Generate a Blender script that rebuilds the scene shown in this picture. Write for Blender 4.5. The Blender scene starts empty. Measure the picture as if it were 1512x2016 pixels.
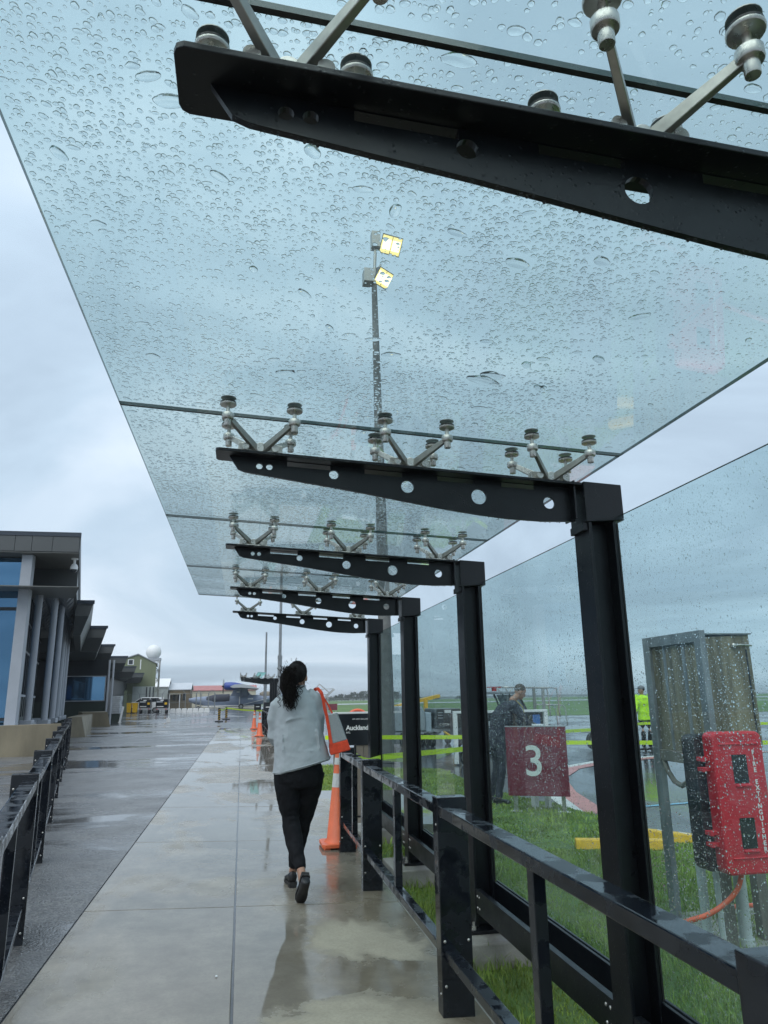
import bpy, bmesh, math, random
import numpy as np
from mathutils import Vector, Matrix, noise as mnoise
rad = math.radians
random.seed(7); RNG = np.random.default_rng(7)
scn = bpy.context.scene
COL = scn.collection

# ------------------------------------------------------------------ camera
cam = bpy.data.cameras.new('camera'); camo = bpy.data.objects.new('camera', cam); COL.objects.link(camo)
F, VPX, VPY, ROLL = 1420.0, 476 - 756, 1376 - 1008, -0.016
fw = Vector((VPX, VPY, F)).normalized()
up = fw.cross(Vector((1, ROLL, 0))).normalized()
if up.y > 0: up = -up
rt = fw.cross(up)
if rt.x < 0: rt = -rt
Rm = Matrix((rt, fw, up))            # rows: world axes in (right, down, forward) camera coordinates
M3 = Matrix((Rm @ Vector((1, 0, 0)), Rm @ Vector((0, -1, 0)), Rm @ Vector((0, 0, -1)))).transposed()
camo.matrix_world = Matrix.Translation((0, 0, 1.5)) @ M3.to_4x4()
cam.sensor_fit = 'VERTICAL'; cam.sensor_height = 36.0; cam.lens = 36.0 * F / 2016.0
cam.clip_start = 0.02; cam.clip_end = 6000
scn.camera = camo

# ------------------------------------------------------------------ sky (overcast), soft sun, exposure
SUN_EL, SUN_AZ = rad(58), rad(215)
world = bpy.data.worlds.new('World'); scn.world = world; world.use_nodes = True
nt = world.node_tree; nt.nodes.clear()
def N(nt, t, **kw):
    n = nt.nodes.new(t)
    for k, v in kw.items():
        if k.startswith('i_'): n.inputs[k[2:].replace('_', ' ')].default_value = v
        else: setattr(n, k, v)
    return n
L = lambda nt, a, b: nt.links.new(a, b)
out = N(nt, 'ShaderNodeOutputWorld'); bg = N(nt, 'ShaderNodeBackground'); bg.inputs['Strength'].default_value = 0.1
sky = N(nt, 'ShaderNodeTexSky', sky_type='NISHITA', sun_disc=False, sun_elevation=SUN_EL, sun_rotation=SUN_AZ)
tc = N(nt, 'ShaderNodeTexCoord'); sep = N(nt, 'ShaderNodeSeparateXYZ'); L(nt, tc.outputs['Generated'], sep.inputs[0])
# project the view direction onto a cloud deck so that the clouds get finer towards the horizon
zc = N(nt, 'ShaderNodeMath', operation='MAXIMUM'); L(nt, sep.outputs['Z'], zc.inputs[0]); zc.inputs[1].default_value = 0.0
za = N(nt, 'ShaderNodeMath', operation='ADD'); L(nt, zc.outputs[0], za.inputs[0]); za.inputs[1].default_value = 0.26
dx = N(nt, 'ShaderNodeMath', operation='DIVIDE'); L(nt, sep.outputs['X'], dx.inputs[0]); L(nt, za.outputs[0], dx.inputs[1])
dy = N(nt, 'ShaderNodeMath', operation='DIVIDE'); L(nt, sep.outputs['Y'], dy.inputs[0]); L(nt, za.outputs[0], dy.inputs[1])
cb = N(nt, 'ShaderNodeCombineXYZ'); L(nt, dx.outputs[0], cb.inputs[0]); L(nt, dy.outputs[0], cb.inputs[1])
n1 = N(nt, 'ShaderNodeTexNoise'); n1.inputs['Scale'].default_value = 0.72; n1.inputs['Detail'].default_value = 6; n1.inputs['Roughness'].default_value = 0.52; n1.inputs['Distortion'].default_value = 1.0
L(nt, cb.outputs[0], n1.inputs['Vector'])
cr = N(nt, 'ShaderNodeValToRGB'); e = cr.color_ramp.elements
e[0].position = 0.385; e[0].color = (0.315, 0.40, 0.495, 1); e[1].position = 0.62; e[1].color = (0.60, 0.69, 0.79, 1)
m_ = cr.color_ramp.elements.new(0.5); m_.color = (0.425, 0.535, 0.645, 1)
L(nt, n1.outputs['Fac'], cr.inputs[0])
sc10 = N(nt, 'ShaderNodeMix', data_type='RGBA', blend_type='MULTIPLY'); sc10.inputs[0].default_value = 1.0; sc10.inputs[7].default_value = (10, 10, 10, 1)
zg = N(nt, 'ShaderNodeMath', operation='MULTIPLY_ADD'); L(nt, zc.outputs[0], zg.inputs[0]); zg.inputs[1].default_value = 3.6; zg.inputs[2].default_value = 10.2   # overcast skies brighten towards the zenith
zv = N(nt, 'ShaderNodeCombineXYZ'); [L(nt, zg.outputs[0], zv.inputs[i]) for i in range(3)]
L(nt, cr.outputs[0], sc10.inputs[6]); L(nt, zv.outputs[0], sc10.inputs[7])
mx = N(nt, 'ShaderNodeMix', data_type='RGBA'); mx.inputs[0].default_value = 0.93
L(nt, sky.outputs[0], mx.inputs[6]); L(nt, sc10.outputs[2], mx.inputs[7])
L(nt, mx.outputs[2], bg.inputs['Color']); L(nt, bg.outputs[0], out.inputs['Surface'])
sun = bpy.data.lights.new('sun', 'SUN'); sun.energy = 1.5; sun.angle = rad(70); sun.color = (1.0, 0.97, 0.93)
suno = bpy.data.objects.new('sun', sun); COL.objects.link(suno); suno.location = (0, 0, 30)
sdir = Vector((math.sin(SUN_AZ) * math.cos(SUN_EL), math.cos(SUN_AZ) * math.cos(SUN_EL), math.sin(SUN_EL)))
suno.rotation_euler = sdir.to_track_quat('Z', 'Y').to_euler()
scn.view_settings.view_transform = 'Standard'; scn.view_settings.look = 'None'
scn.view_settings.exposure = 0.36; scn.view_settings.gamma = 1.0; scn.view_settings.use_curve_mapping = False
cy = scn.cycles
cy.use_denoising = True
try: cy.denoiser = 'OPENIMAGEDENOISE'; cy.denoising_prefilter = 'ACCURATE'
except Exception: pass
cy.max_bounces = 14; cy.transmission_bounces = 10; cy.transparent_max_bounces = 40; cy.glossy_bounces = 6; cy.diffuse_bounces = 3
cy.sample_clamp_indirect = 4.0

# ------------------------------------------------------------------ materials
MATS = {}
def mat(name, color, rough=0.5, metal=0.0, nscale=0, namt=0.0, bump=0.0, bscale=None, rvar=0.0, spec=0.5, emit=None, stretch=None, coat=0.0):
    if name in MATS: return MATS[name]
    m = bpy.data.materials.new(name); m.use_nodes = True; t = m.node_tree; b = t.nodes['Principled BSDF']
    b.inputs['Base Color'].default_value = (*color, 1); b.inputs['Roughness'].default_value = rough
    b.inputs['Metallic'].default_value = metal; b.inputs['Specular IOR Level'].default_value = spec
    b.inputs['Coat Weight'].default_value = coat
    if emit: b.inputs['Emission Color'].default_value = (*emit[0], 1); b.inputs['Emission Strength'].default_value = emit[1]
    if nscale:
        c = N(t, 'ShaderNodeTexCoord'); mp = N(t, 'ShaderNodeMapping'); L(t, c.outputs['Object'], mp.inputs[0])
        if stretch: mp.inputs['Scale'].default_value = stretch
        n = N(t, 'ShaderNodeTexNoise'); n.inputs['Scale'].default_value = nscale; n.inputs['Detail'].default_value = 6; n.inputs['Roughness'].default_value = 0.6
        L(t, mp.outputs[0], n.inputs['Vector'])
        if namt:
            r = N(t, 'ShaderNodeValToRGB'); r.color_ramp.elements[0].position = 0.25; r.color_ramp.elements[1].position = 0.75
            r.color_ramp.elements[0].color = (*[max(0, x * (1 - namt)) for x in color], 1); r.color_ramp.elements[1].color = (*[min(1, x * (1 + namt)) for x in color], 1)
            L(t, n.outputs['Fac'], r.inputs[0]); L(t, r.outputs[0], b.inputs['Base Color'])
        if rvar:
            mr = N(t, 'ShaderNodeMapRange'); mr.inputs['From Min'].default_value = 0.3; mr.inputs['From Max'].default_value = 0.7
            mr.inputs['To Min'].default_value = max(0.02, rough - rvar); mr.inputs['To Max'].default_value = min(1, rough + rvar)
            L(t, n.outputs['Fac'], mr.inputs[0]); L(t, mr.outputs[0], b.inputs['Roughness'])
        if bump:
            n2 = N(t, 'ShaderNodeTexNoise'); n2.inputs['Scale'].default_value = bscale or nscale * 3; n2.inputs['Detail'].default_value = 4
            L(t, mp.outputs[0], n2.inputs['Vector'])
            bp = N(t, 'ShaderNodeBump'); bp.inputs['Strength'].default_value = bump; bp.inputs['Distance'].default_value = 0.01
            L(t, n2.outputs['Fac'], bp.inputs['Height']); L(t, bp.outputs[0], b.inputs['Normal'])
    MATS[name] = m; return m

def wet_black(name, col=(0.005, 0.006, 0.008), rough=0.34, beads=0.4, spec=0.4):
    """black powder coat with fine rain beads standing on it"""
    m = mat(name, col, rough, nscale=9, namt=0.35, rvar=0.07, spec=spec)
    t = m.node_tree; b = t.nodes['Principled BSDF']
    c = N(t, 'ShaderNodeTexCoord'); v = N(t, 'ShaderNodeTexVoronoi'); v.inputs['Scale'].default_value = 75; v.inputs['Randomness'].default_value = 1
    L(t, c.outputs['Object'], v.inputs['Vector'])
    r = N(t, 'ShaderNodeMapRange'); r.inputs['From Min'].default_value = 0.0; r.inputs['From Max'].default_value = 0.3; r.inputs['To Min'].default_value = 1; r.inputs['To Max'].default_value = 0
    L(t, v.outputs['Distance'], r.inputs[0])
    nz = N(t, 'ShaderNodeTexNoise'); nz.inputs['Scale'].default_value = 22; L(t, c.outputs['Object'], nz.inputs['Vector'])
    th = N(t, 'ShaderNodeMath', operation='GREATER_THAN'); th.inputs[1].default_value = 0.5; L(t, nz.outputs['Fac'], th.inputs[0])
    mu = N(t, 'ShaderNodeMath', operation='MULTIPLY'); L(t, r.outputs[0], mu.inputs[0]); L(t, th.outputs[0], mu.inputs[1])
    bp = N(t, 'ShaderNodeBump'); bp.inputs['Strength'].default_value = beads; bp.inputs['Distance'].default_value = 0.003
    L(t, mu.outputs[0], bp.inputs['Height']); L(t, bp.outputs[0], b.inputs['Normal'])
    return m

def glass_mat(name, tint, refl_ior=1.5, rough=0.0, haze=0.0, streak=False, hmin=0.01):
    """thin clear sheet: tinted transmission plus the mirror reflection of a real pane"""
    m = bpy.data.materials.new(name); m.use_nodes = True; t = m.node_tree; t.nodes.clear()
    o = N(t, 'ShaderNodeOutputMaterial'); tr = N(t, 'ShaderNodeBsdfTransparent'); tr.inputs[0].default_value = (*tint, 1)
    gl = N(t, 'ShaderNodeBsdfGlossy'); gl.inputs['Roughness'].default_value = rough
    fr = N(t, 'ShaderNodeFresnel'); fr.inputs[0].default_value = refl_ior
    # the pane is solid: reflect only where the ray meets it from outside
    geo = N(t, 'ShaderNodeNewGeometry'); inv = N(t, 'ShaderNodeMath', operation='SUBTRACT'); inv.inputs[0].default_value = 1; L(t, geo.outputs['Backfacing'], inv.inputs[1])
    fm = N(t, 'ShaderNodeMath', operation='MULTIPLY'); L(t, fr.outputs[0], fm.inputs[0]); L(t, inv.outputs[0], fm.inputs[1])
    mx = N(t, 'ShaderNodeMixShader'); L(t, fm.outputs[0], mx.inputs[0]); L(t, tr.outputs[0], mx.inputs[1]); L(t, gl.outputs[0], mx.inputs[2])
    last = mx
    if haze:      # thin wet film and dried rain streaks scattering a little light
        df = N(t, 'ShaderNodeBsdfTranslucent'); df.inputs[0].default_value = (0.75, 0.85, 0.9, 1) if hmin < .1 else (*tint, 1)
        c = N(t, 'ShaderNodeTexCoord'); mp = N(t, 'ShaderNodeMapping'); L(t, c.outputs['Object'], mp.inputs[0])
        mp.inputs['Scale'].default_value = (1, 6, 0.7) if streak else (1.2, 1.2, 1.2)
        nz = N(t, 'ShaderNodeTexNoise'); nz.inputs['Scale'].default_value = 2.2; nz.inputs['Detail'].default_value = 5; L(t, mp.outputs[0], nz.inputs['Vector'])
        mr = N(t, 'ShaderNodeMapRange'); mr.inputs['From Min'].default_value = 0.42; mr.inputs['From Max'].default_value = 0.75; mr.inputs['To Min'].default_value = hmin; mr.inputs['To Max'].default_value = haze
        L(t, nz.outputs['Fac'], mr.inputs[0])
        m2 = N(t, 'ShaderNodeMixShader'); L(t, mr.outputs[0], m2.inputs[0]); L(t, mx.outputs[0], m2.inputs[1]); L(t, df.outputs[0], m2.inputs[2]); last = m2
    L(t, last.outputs[0], o.inputs[0]); MATS[name] = m; return m

def water_mat():
    m = bpy.data.materials.new('rain_water'); m.use_nodes = True; t = m.node_tree; t.nodes.clear()
    o = N(t, 'ShaderNodeOutputMaterial'); g = N(t, 'ShaderNodeBsdfGlass'); g.inputs['IOR'].default_value = 1.33; g.inputs['Roughness'].default_value = 0.0
    L(t, g.outputs[0], o.inputs[0]); return m

def wet_ground(name, dry, wet, spot_amt=0.15, puddle=0.5, aggregate=0.0, patches=(), pscale=0.5, ripple=0.0, damp_rough=0.32, pgloss=0.88, stain=False, pst=(1.0, 0.55, 1)):
    """wet paving: damp base, water lying in the low spots (smooth, mirror-like), dried patches of their own shape"""
    m = bpy.data.materials.new(name); m.use_nodes = True; t = m.node_tree; b = t.nodes['Principled BSDF']
    c = N(t, 'ShaderNodeTexCoord'); geo = N(t, 'ShaderNodeNewGeometry'); P = geo.outputs['Position']
    def noise(sc, det=5, ro=0.55, stretch=(1, 1, 1), dist=0):
        mp = N(t, 'ShaderNodeMapping'); mp.inputs['Scale'].default_value = stretch; L(t, P, mp.inputs[0])
        n = N(t, 'ShaderNodeTexNoise'); n.inputs['Scale'].default_value = sc; n.inputs['Detail'].default_value = det; n.inputs['Roughness'].default_value = ro; n.inputs['Distortion'].default_value = dist
        L(t, mp.outputs[0], n.inputs['Vector']); return n.outputs['Fac']
    def rng(s, a, b_, c_=0, d=1):
        r = N(t, 'ShaderNodeMapRange'); r.inputs['From Min'].default_value = a; r.inputs['From Max'].default_value = b_; r.inputs['To Min'].default_value = c_; r.inputs['To Max'].default_value = d
        L(t, s, r.inputs[0]); return r.outputs[0]
    def mixc(f, a, b_):
        x = N(t, 'ShaderNodeMix', data_type='RGBA')
        for s, i in ((f, 0), (a, 6), (b_, 7)):
            if isinstance(s, tuple): x.inputs[i].default_value = (*s, 1)
            elif isinstance(s, float): x.inputs[i].default_value = s
            else: L(t, s, x.inputs[i])
        return x.outputs[2]
    def math_(op, a, b_):
        x = N(t, 'ShaderNodeMath', operation=op)
        for i, s in enumerate((a, b_)):
            if isinstance(s, (int, float)): x.inputs[i].default_value = s
            else: L(t, s, x.inputs[i])
        return x.outputs[0]
    pud = rng(noise(pscale, 6, 0.6, pst, 0.3), puddle - 0.03, puddle + 0.05)
    # dried patches: noise-distorted discs at fixed places on the slab
    dryf = None
    if patches:
        nz = N(t, 'ShaderNodeTexNoise'); nz.inputs['Scale'].default_value = 3.4; nz.inputs['Detail'].default_value = 9; nz.inputs['Roughness'].default_value = 0.68; nz.inputs['Distortion'].default_value = 0.8; L(t, P, nz.inputs['Vector'])
        vm = N(t, 'ShaderNodeVectorMath', operation='MULTIPLY_ADD'); L(t, nz.outputs['Color'], vm.inputs[0]); vm.inputs[1].default_value = (0.7, 0.7, 0); L(t, P, vm.inputs[2])
        for (px, py, sx, sy) in patches:
            mp = N(t, 'ShaderNodeMapping'); mp.inputs['Location'].default_value = (-(px + 0.35) / sx, -(py + 0.35) / sy, 0); mp.inputs['Scale'].default_value = (1 / sx, 1 / sy, 0)
            L(t, vm.outputs[0], mp.inputs[0]); ln = N(t, 'ShaderNodeVectorMath', operation='LENGTH'); L(t, mp.outputs[0], ln.inputs[0])
            d = rng(ln.outputs['Value'], 0.72, 1.12, 1, 0); dryf = d if dryf is None else math_('MAXIMUM', dryf, d)
        pud = math_('MULTIPLY', pud, math_('SUBTRACT', 1.0, dryf))
    mott = noise(2.3, 10, 0.72); fine = noise(60, 3, 0.6)
    base = mixc(rng(mott, 0.3, 0.7), tuple(x * (1 - spot_amt) for x in wet), tuple(x * (1 + spot_amt) for x in wet))
    if stain:      # brown tannin stain along the sheltered right side of the walk, and drip marks under the frames
        spx = N(t, 'ShaderNodeSeparateXYZ'); L(t, P, spx.inputs[0])
        e1 = math_('ADD', spx.outputs[0], math_('MULTIPLY', math_('SUBTRACT', noise(1.6, 6, 0.65), 0.5), 1.1))
        band = math_('MULTIPLY', rng(e1, 0.38, 0.58), rng(spx.outputs[1], 8.5, 6.5, 0, 1))
        base = mixc(math_('MULTIPLY', band, 0.8), base, mixc(rng(noise(5.0, 8, 0.7), 0.35, 0.65), (0.13, 0.105, 0.066), (0.235, 0.20, 0.14)))
        sp_ = rng(noise(14, 4, 0.7), 0.66, 0.72); base = mixc(math_('MULTIPLY', sp_, 0.45), base, (0.07, 0.062, 0.05))
    if dryf is not None: base = mixc(dryf, base, mixc(rng(mott, 0.35, 0.65), tuple(x * 0.78 for x in dry), dry))
    base = mixc(math_('MULTIPLY', rng(fine, 0.4, 0.75), 0.35), base, tuple(x * 0.6 for x in wet))
    hgt = fine
    if aggregate:
        v = N(t, 'ShaderNodeTexVoronoi'); v.inputs['Scale'].default_value = 62; L(t, P, v.inputs['Vector'])
        sp = N(t, 'ShaderNodeSeparateXYZ'); L(t, v.outputs['Color'], sp.inputs[0])
        base = mixc(math_('MULTIPLY', rng(sp.outputs[0], 0.35, 1.0), math_('MULTIPLY', rng(noise(0.9, 5, 0.6), 0.3, 0.7, 0.25, 1.0), aggregate)), base, (0.36, 0.35, 0.33))
        hgt = math_('ADD', math_('MULTIPLY', v.outputs['Distance'], -1.3), math_('MULTIPLY', fine, 0.4))
    base = mixc(math_('MULTIPLY', pud, 0.45), base, tuple(x * 0.45 for x in wet))
    L(t, base, b.inputs['Base Color'])
    rough = rng(noise(1.1, 7, 0.7), 0.3, 0.7, damp_rough - 0.1, damp_rough + 0.14)
    if dryf is not None: rough = mixc(dryf, rough, 0.75) if False else math_('ADD', rough, math_('MULTIPLY', dryf, 0.4))
    rough = math_('MULTIPLY', rough, math_('SUBTRACT', 1.0, math_('MULTIPLY', pud, pgloss)))
    L(t, rough, b.inputs['Roughness'])
    bstr = math_('MULTIPLY', math_('SUBTRACT', 1.0, math_('MULTIPLY', pud, 0.93)), 0.85 if aggregate else 0.25)
    bp = N(t, 'ShaderNodeBump'); bp.inputs['Distance'].default_value = 0.004; L(t, bstr, bp.inputs['Strength']); L(t, hgt, bp.inputs['Height'])
    nrm = bp.outputs[0]
    if ripple:
        b2 = N(t, 'ShaderNodeBump'); b2.inputs['Distance'].default_value = 0.02; b2.inputs['Strength'].default_value = ripple
        L(t, noise(2.6, 4, 0.6, (0.8, 1.0, 1)), b2.inputs['Height']); L(t, nrm, b2.inputs['Normal']); nrm = b2.outputs[0]
    L(t, nrm, b.inputs['Normal']); b.inputs['Specular IOR Level'].default_value = 0.5; b.inputs['IOR'].default_value = 1.4
    MATS[name] = m; return m

# ------------------------------------------------------------------ mesh helpers
class MB:
    def __init__(self): self.v = []; self.f = []; self.fm = []
    def add(self, vs, fs, mi=0):
        o = len(self.v); self.v += [tuple(p) for p in vs]; self.f += [tuple(i + o for i in f) for f in fs]; self.fm += [mi] * len(fs); return self
    def box(self, x0, x1, y0, y1, z0, z1, mi=0, M=None):
        vs = [Vector((x, y, z)) for z in (z0, z1) for y in (y0, y1) for x in (x0, x1)]
        if M is not None: vs = [M @ v for v in vs]
        return self.add(vs, [(0, 2, 3, 1), (4, 5, 7, 6), (0, 1, 5, 4), (2, 6, 7, 3), (0, 4, 6, 2), (1, 3, 7, 5)], mi)
    def hexa(self, c, mi=0):   # 8 corners: bottom 4 ccw, top 4 ccw
        return self.add(c, [(3, 2, 1, 0), (4, 5, 6, 7), (0, 1, 5, 4), (1, 2, 6, 5), (2, 3, 7, 6), (3, 0, 4, 7)], mi)
    def prism(self, poly, axis, a, b, mi=0):   # poly in the two other axes, extruded along axis from a to b
        n = len(poly)
        def P(u, w, k): return {'x': (k, u, w), 'y': (u, k, w), 'z': (u, w, k)}[axis]
        vs = [P(u, w, a) for u, w in poly] + [P(u, w, b) for u, w in poly]
        fs = [tuple(range(n))[::-1], tuple(range(n, 2 * n))] + [(i, (i + 1) % n, (i + 1) % n + n, i + n) for i in range(n)]
        return self.add(vs, fs, mi)
    def cyl(self, p0, p1, r0, r1=None, seg=12, mi=0, caps=True):
        p0, p1 = Vector(p0), Vector(p1); r1 = r0 if r1 is None else r1
        d = (p1 - p0); q = d.to_track_quat('Z', 'Y').to_matrix()
        vs = []
        for p, r in ((p0, r0), (p1, r1)):
            for i in range(seg):
                a = 2 * math.pi * i / seg; vs.append(p + q @ Vector((r * math.cos(a), r * math.sin(a), 0)))
        fs = [(i, (i + 1) % seg, (i + 1) % seg + seg, i + seg) for i in range(seg)]
        if caps: fs += [tuple(range(seg))[::-1], tuple(range(seg, 2 * seg))]
        return self.add(vs, fs, mi)
    def bar(self, p0, p1, w, h, mi=0, w1=None, h1=None, upv=(0, 0, 1)):
        p0, p1 = Vector(p0), Vector(p1); d = (p1 - p0).normalized(); s = d.cross(Vector(upv))
        if s.length < 1e-4: s = d.cross(Vector((0, 1, 0)))
        s.normalize(); u = s.cross(d).normalized(); w1 = w if w1 is None else w1; h1 = h if h1 is None else h1
        c = []
        for p, a, b in ((p0, w, h), (p1, w1, h1)):
            c += [p - s * a / 2 - u * b / 2, p + s * a / 2 - u * b / 2, p + s * a / 2 + u * b / 2, p - s * a / 2 + u * b / 2]
        return self.add(c, [(0, 1, 2, 3), (7, 6, 5, 4), (0, 4, 5, 1), (1, 5, 6, 2), (2, 6, 7, 3), (3, 7, 4, 0)], mi)
    def tube(self, pts, r, seg=8, mi=0, closed=False):
        pts = [Vector(p) for p in pts]; n = len(pts); rs = r if isinstance(r, (list, tuple)) else [r] * n; vs = []
        for i, p in enumerate(pts):
            a = pts[max(0, i - 1)]; b = pts[min(n - 1, i + 1)]
            if closed: a = pts[(i - 1) % n]; b = pts[(i + 1) % n]
            q = (b - a).to_track_quat('Z', 'Y').to_matrix()
            for k in range(seg):
                t = 2 * math.pi * k / seg; vs.append(p + q @ Vector((rs[i] * math.cos(t), rs[i] * math.sin(t), 0)))
        fs = [(i * seg + k, i * seg + (k + 1) % seg, (i + 1) % n * seg + (k + 1) % seg, (i + 1) % n * seg + k) for i in range(n if closed else n - 1) for k in range(seg)]
        if not closed: fs += [tuple(range(seg))[::-1], tuple(range((n - 1) * seg, n * seg))]
        return self.add(vs, fs, mi)
    def lathe(self, c, prof, seg=24, mi=0):    # prof: (r, z) list
        c = Vector(c); vs = []; n = len(prof)
        for r, z in prof:
            for k in range(seg):
                t = 2 * math.pi * k / seg; vs.append(c + Vector((r * math.cos(t), r * math.sin(t), z)))
        fs = [(i * seg + k, i * seg + (k + 1) % seg, (i + 1) * seg + (k + 1) % seg, (i + 1) * seg + k) for i in range(n - 1) for k in range(seg)]
        fs += [tuple(range(seg))[::-1], tuple(range((n - 1) * seg, n * seg))]
        return self.add(vs, fs, mi)
    def ball(self, c, r, seg=16, rings=10, mi=0, M=None):
        c = Vector(c); r = Vector((r, r, r)) if isinstance(r, (int, float)) else Vector(r); vs = []
        for i in range(rings + 1):
            a = math.pi * i / rings
            for k in range(seg):
                t = 2 * math.pi * k / seg; p = Vector((r.x * math.sin(a) * math.cos(t), r.y * math.sin(a) * math.sin(t), r.z * math.cos(a)))
                vs.append(c + (M @ p if M else p))
        fs = [(i * seg + k, (i + 1) * seg + k, (i + 1) * seg + (k + 1) % seg, i * seg + (k + 1) % seg) for i in range(rings) for k in range(seg)]
        return self.add(vs, fs, mi)
    def loft(self, rings, seg=20, mi=0, pw=2.2):   # rings: centre, half-width x, half-depth y, tilt (dz/dx), [axis u, v]
        vs = []
        for rg in rings:
            c, a, b = Vector(rg[0]), rg[1], rg[2]; tilt = rg[3] if len(rg) > 3 else 0.0
            for k in range(seg):
                t = 2 * math.pi * k / seg; ct, st = math.cos(t), math.sin(t)
                x = a * math.copysign(abs(ct) ** (2 / pw), ct); y = b * math.copysign(abs(st) ** (2 / pw), st)
                vs.append(c + Vector((x, y, tilt * x)))
        n = len(rings)
        fs = [(i * seg + k, i * seg + (k + 1) % seg, (i + 1) * seg + (k + 1) % seg, (i + 1) * seg + k) for i in range(n - 1) for k in range(seg)]
        fs += [tuple(range(seg))[::-1], tuple(range((n - 1) * seg, n * seg))]
        return self.add(vs, fs, mi)
    def limb(self, pts, rs, seg=16, mi=0):
        return self.tube(pts, list(rs), seg, mi)
    def build(self, name, m, parent=None, smooth=False, bevel=0, remesh=0, subsurf=0, sharp=None, disp=None):
        me = bpy.data.meshes.new(name); off = wloc(parent) if parent else Vector((0, 0, 0))
        me.from_pydata([tuple(Vector(p) - off) for p in self.v], [], self.f)
        ms = m if isinstance(m, (list, tuple)) else [m]
        for x in ms: me.materials.append(x)
        if len(ms) > 1: me.polygons.foreach_set('material_index', self.fm)
        bm = bmesh.new(); bm.from_mesh(me); bmesh.ops.recalc_face_normals(bm, faces=bm.faces)
        if smooth:
            for f in bm.faces: f.smooth = True
            if sharp is not None:
                for ed in bm.edges:
                    if len(ed.link_faces) == 2 and ed.calc_face_angle(0) > rad(sharp): ed.smooth = False
        bm.to_mesh(me); bm.free()
        o = bpy.data.objects.new(name, me); COL.objects.link(o)
        if parent: o.parent = parent
        if remesh:
            r = o.modifiers.new('r', 'REMESH'); r.mode = 'VOXEL'; r.voxel_size = remesh; r.use_smooth_shade = True
            s = o.modifiers.new('s', 'SMOOTH'); s.factor = 0.5; s.iterations = 6
        if disp:
            tx = bpy.data.textures.new(name + '_folds', 'CLOUDS'); tx.noise_scale = disp[1]; tx.noise_depth = 2
            d = o.modifiers.new('d', 'DISPLACE'); d.texture = tx; d.strength = disp[0]; d.mid_level = 0.5; d.texture_coords = 'LOCAL'
        if bevel:
            b = o.modifiers.new('b', 'BEVEL'); b.width = bevel; b.segments = 2; b.limit_method = 'ANGLE'; b.angle_limit = rad(40)
        if subsurf: o.modifiers.new('ss', 'SUBSURF').render_levels = subsurf
        return o
def wloc(o):
    p = Vector((0, 0, 0))
    while o: p += o.location; o = o.parent
    return p
def tag(o, label=None, cat=None, group=None, kind=None):
    if label: o['label'] = label
    if cat: o['category'] = cat
    if group: o['group'] = group
    if kind: o['kind'] = kind
    return o
def thing(name, label, cat, loc=(0, 0, 0), group=None):
    o = bpy.data.objects.new(name, None); COL.objects.link(o); o.location = loc; o.empty_display_size = 0.2
    return tag(o, label, cat, group)
def struct(o): o['kind'] = 'structure'; return o
def copy_tree(o, parent=None):
    c = o.copy(); COL.objects.link(c)
    if parent: c.parent = parent
    for ch in list(o.children): copy_tree(ch, c)
    return c
def curve_plate(outer, holes, th):
    """flat plate with holes: 2-D filled curve turned into mesh data; returns verts (u, w, t) and faces"""
    cu = bpy.data.curves.new('tmp', 'CURVE'); cu.dimensions = '2D'; cu.fill_mode = 'BOTH'; cu.extrude = th / 2
    for poly in [outer] + holes:
        s = cu.splines.new('POLY'); s.points.add(len(poly) - 1); s.use_cyclic_u = True
        for p, (u, w) in zip(s.points, poly): p.co = (u, w, 0, 1)
    o = bpy.data.objects.new('tmp', cu); COL.objects.link(o)
    dg = bpy.context.evaluated_depsgraph_get(); dg.update()
    me = bpy.data.meshes.new_from_object(o.evaluated_get(dg))
    vs = [tuple(v.co) for v in me.vertices]; fs = [tuple(p.vertices) for p in me.polygons]
    bpy.data.objects.remove(o); bpy.data.curves.remove(cu); bpy.data.meshes.remove(me)
    return vs, fs
def circle(cx, cz, r, n=20): return [(cx + r * math.cos(2 * math.pi * i / n), cz + r * math.sin(2 * math.pi * i / n)) for i in range(n)]
def text(body, size, loc, rot, m, parent, align='LEFT', ext=0.001, name='lettering', bold=0.0, spacing=1.0, line=1.0):
    c = bpy.data.curves.new(name, 'FONT'); c.body = body; c.size = size; c.extrude = ext; c.align_x = align; c.offset = bold; c.space_character = spacing; c.space_line = line
    tmp = bpy.data.objects.new(name, c); COL.objects.link(tmp)
    dg = bpy.context.evaluated_depsgraph_get(); dg.update()
    me = bpy.data.meshes.new_from_object(tmp.evaluated_get(dg)); bpy.data.objects.remove(tmp); bpy.data.curves.remove(c)
    me.materials.clear(); me.materials.append(m); me.name = name
    o = bpy.data.objects.new(name, me); COL.objects.link(o)
    o.rotation_euler = rot; o.location = Vector(loc) - (wloc(parent) if parent else Vector((0, 0, 0))); o.parent = parent
    return o

# ------------------------------------------------------------------ material palette
BLACK = wet_black('black_powder_coat')
BLACKRAIL = wet_black('black_rail_paint', (0.008, 0.010, 0.014), 0.17, 0.06, 0.55)
_t = BLACKRAIL.node_tree; _b = _t.nodes['Principled BSDF']; _c = N(_t, 'ShaderNodeTexCoord'); _n = N(_t, 'ShaderNodeTexNoise'); _n.inputs['Scale'].default_value = 7; _n.inputs['Detail'].default_value = 6
_r = N(_t, 'ShaderNodeMapRange'); _r.inputs['From Min'].default_value = 0.46; _r.inputs['From Max'].default_value = 0.52; _r.inputs['To Min'].default_value = 0.32; _r.inputs['To Max'].default_value = 0.06
L(_t, _c.outputs['Object'], _n.inputs['Vector']); L(_t, _n.outputs['Fac'], _r.inputs[0]); L(_t, _r.outputs[0], _b.inputs['Roughness'])
STEEL = mat('stainless_steel', (0.56, 0.54, 0.50), 0.3, 0.85, nscale=30, namt=0.2, rvar=0.1)
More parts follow.
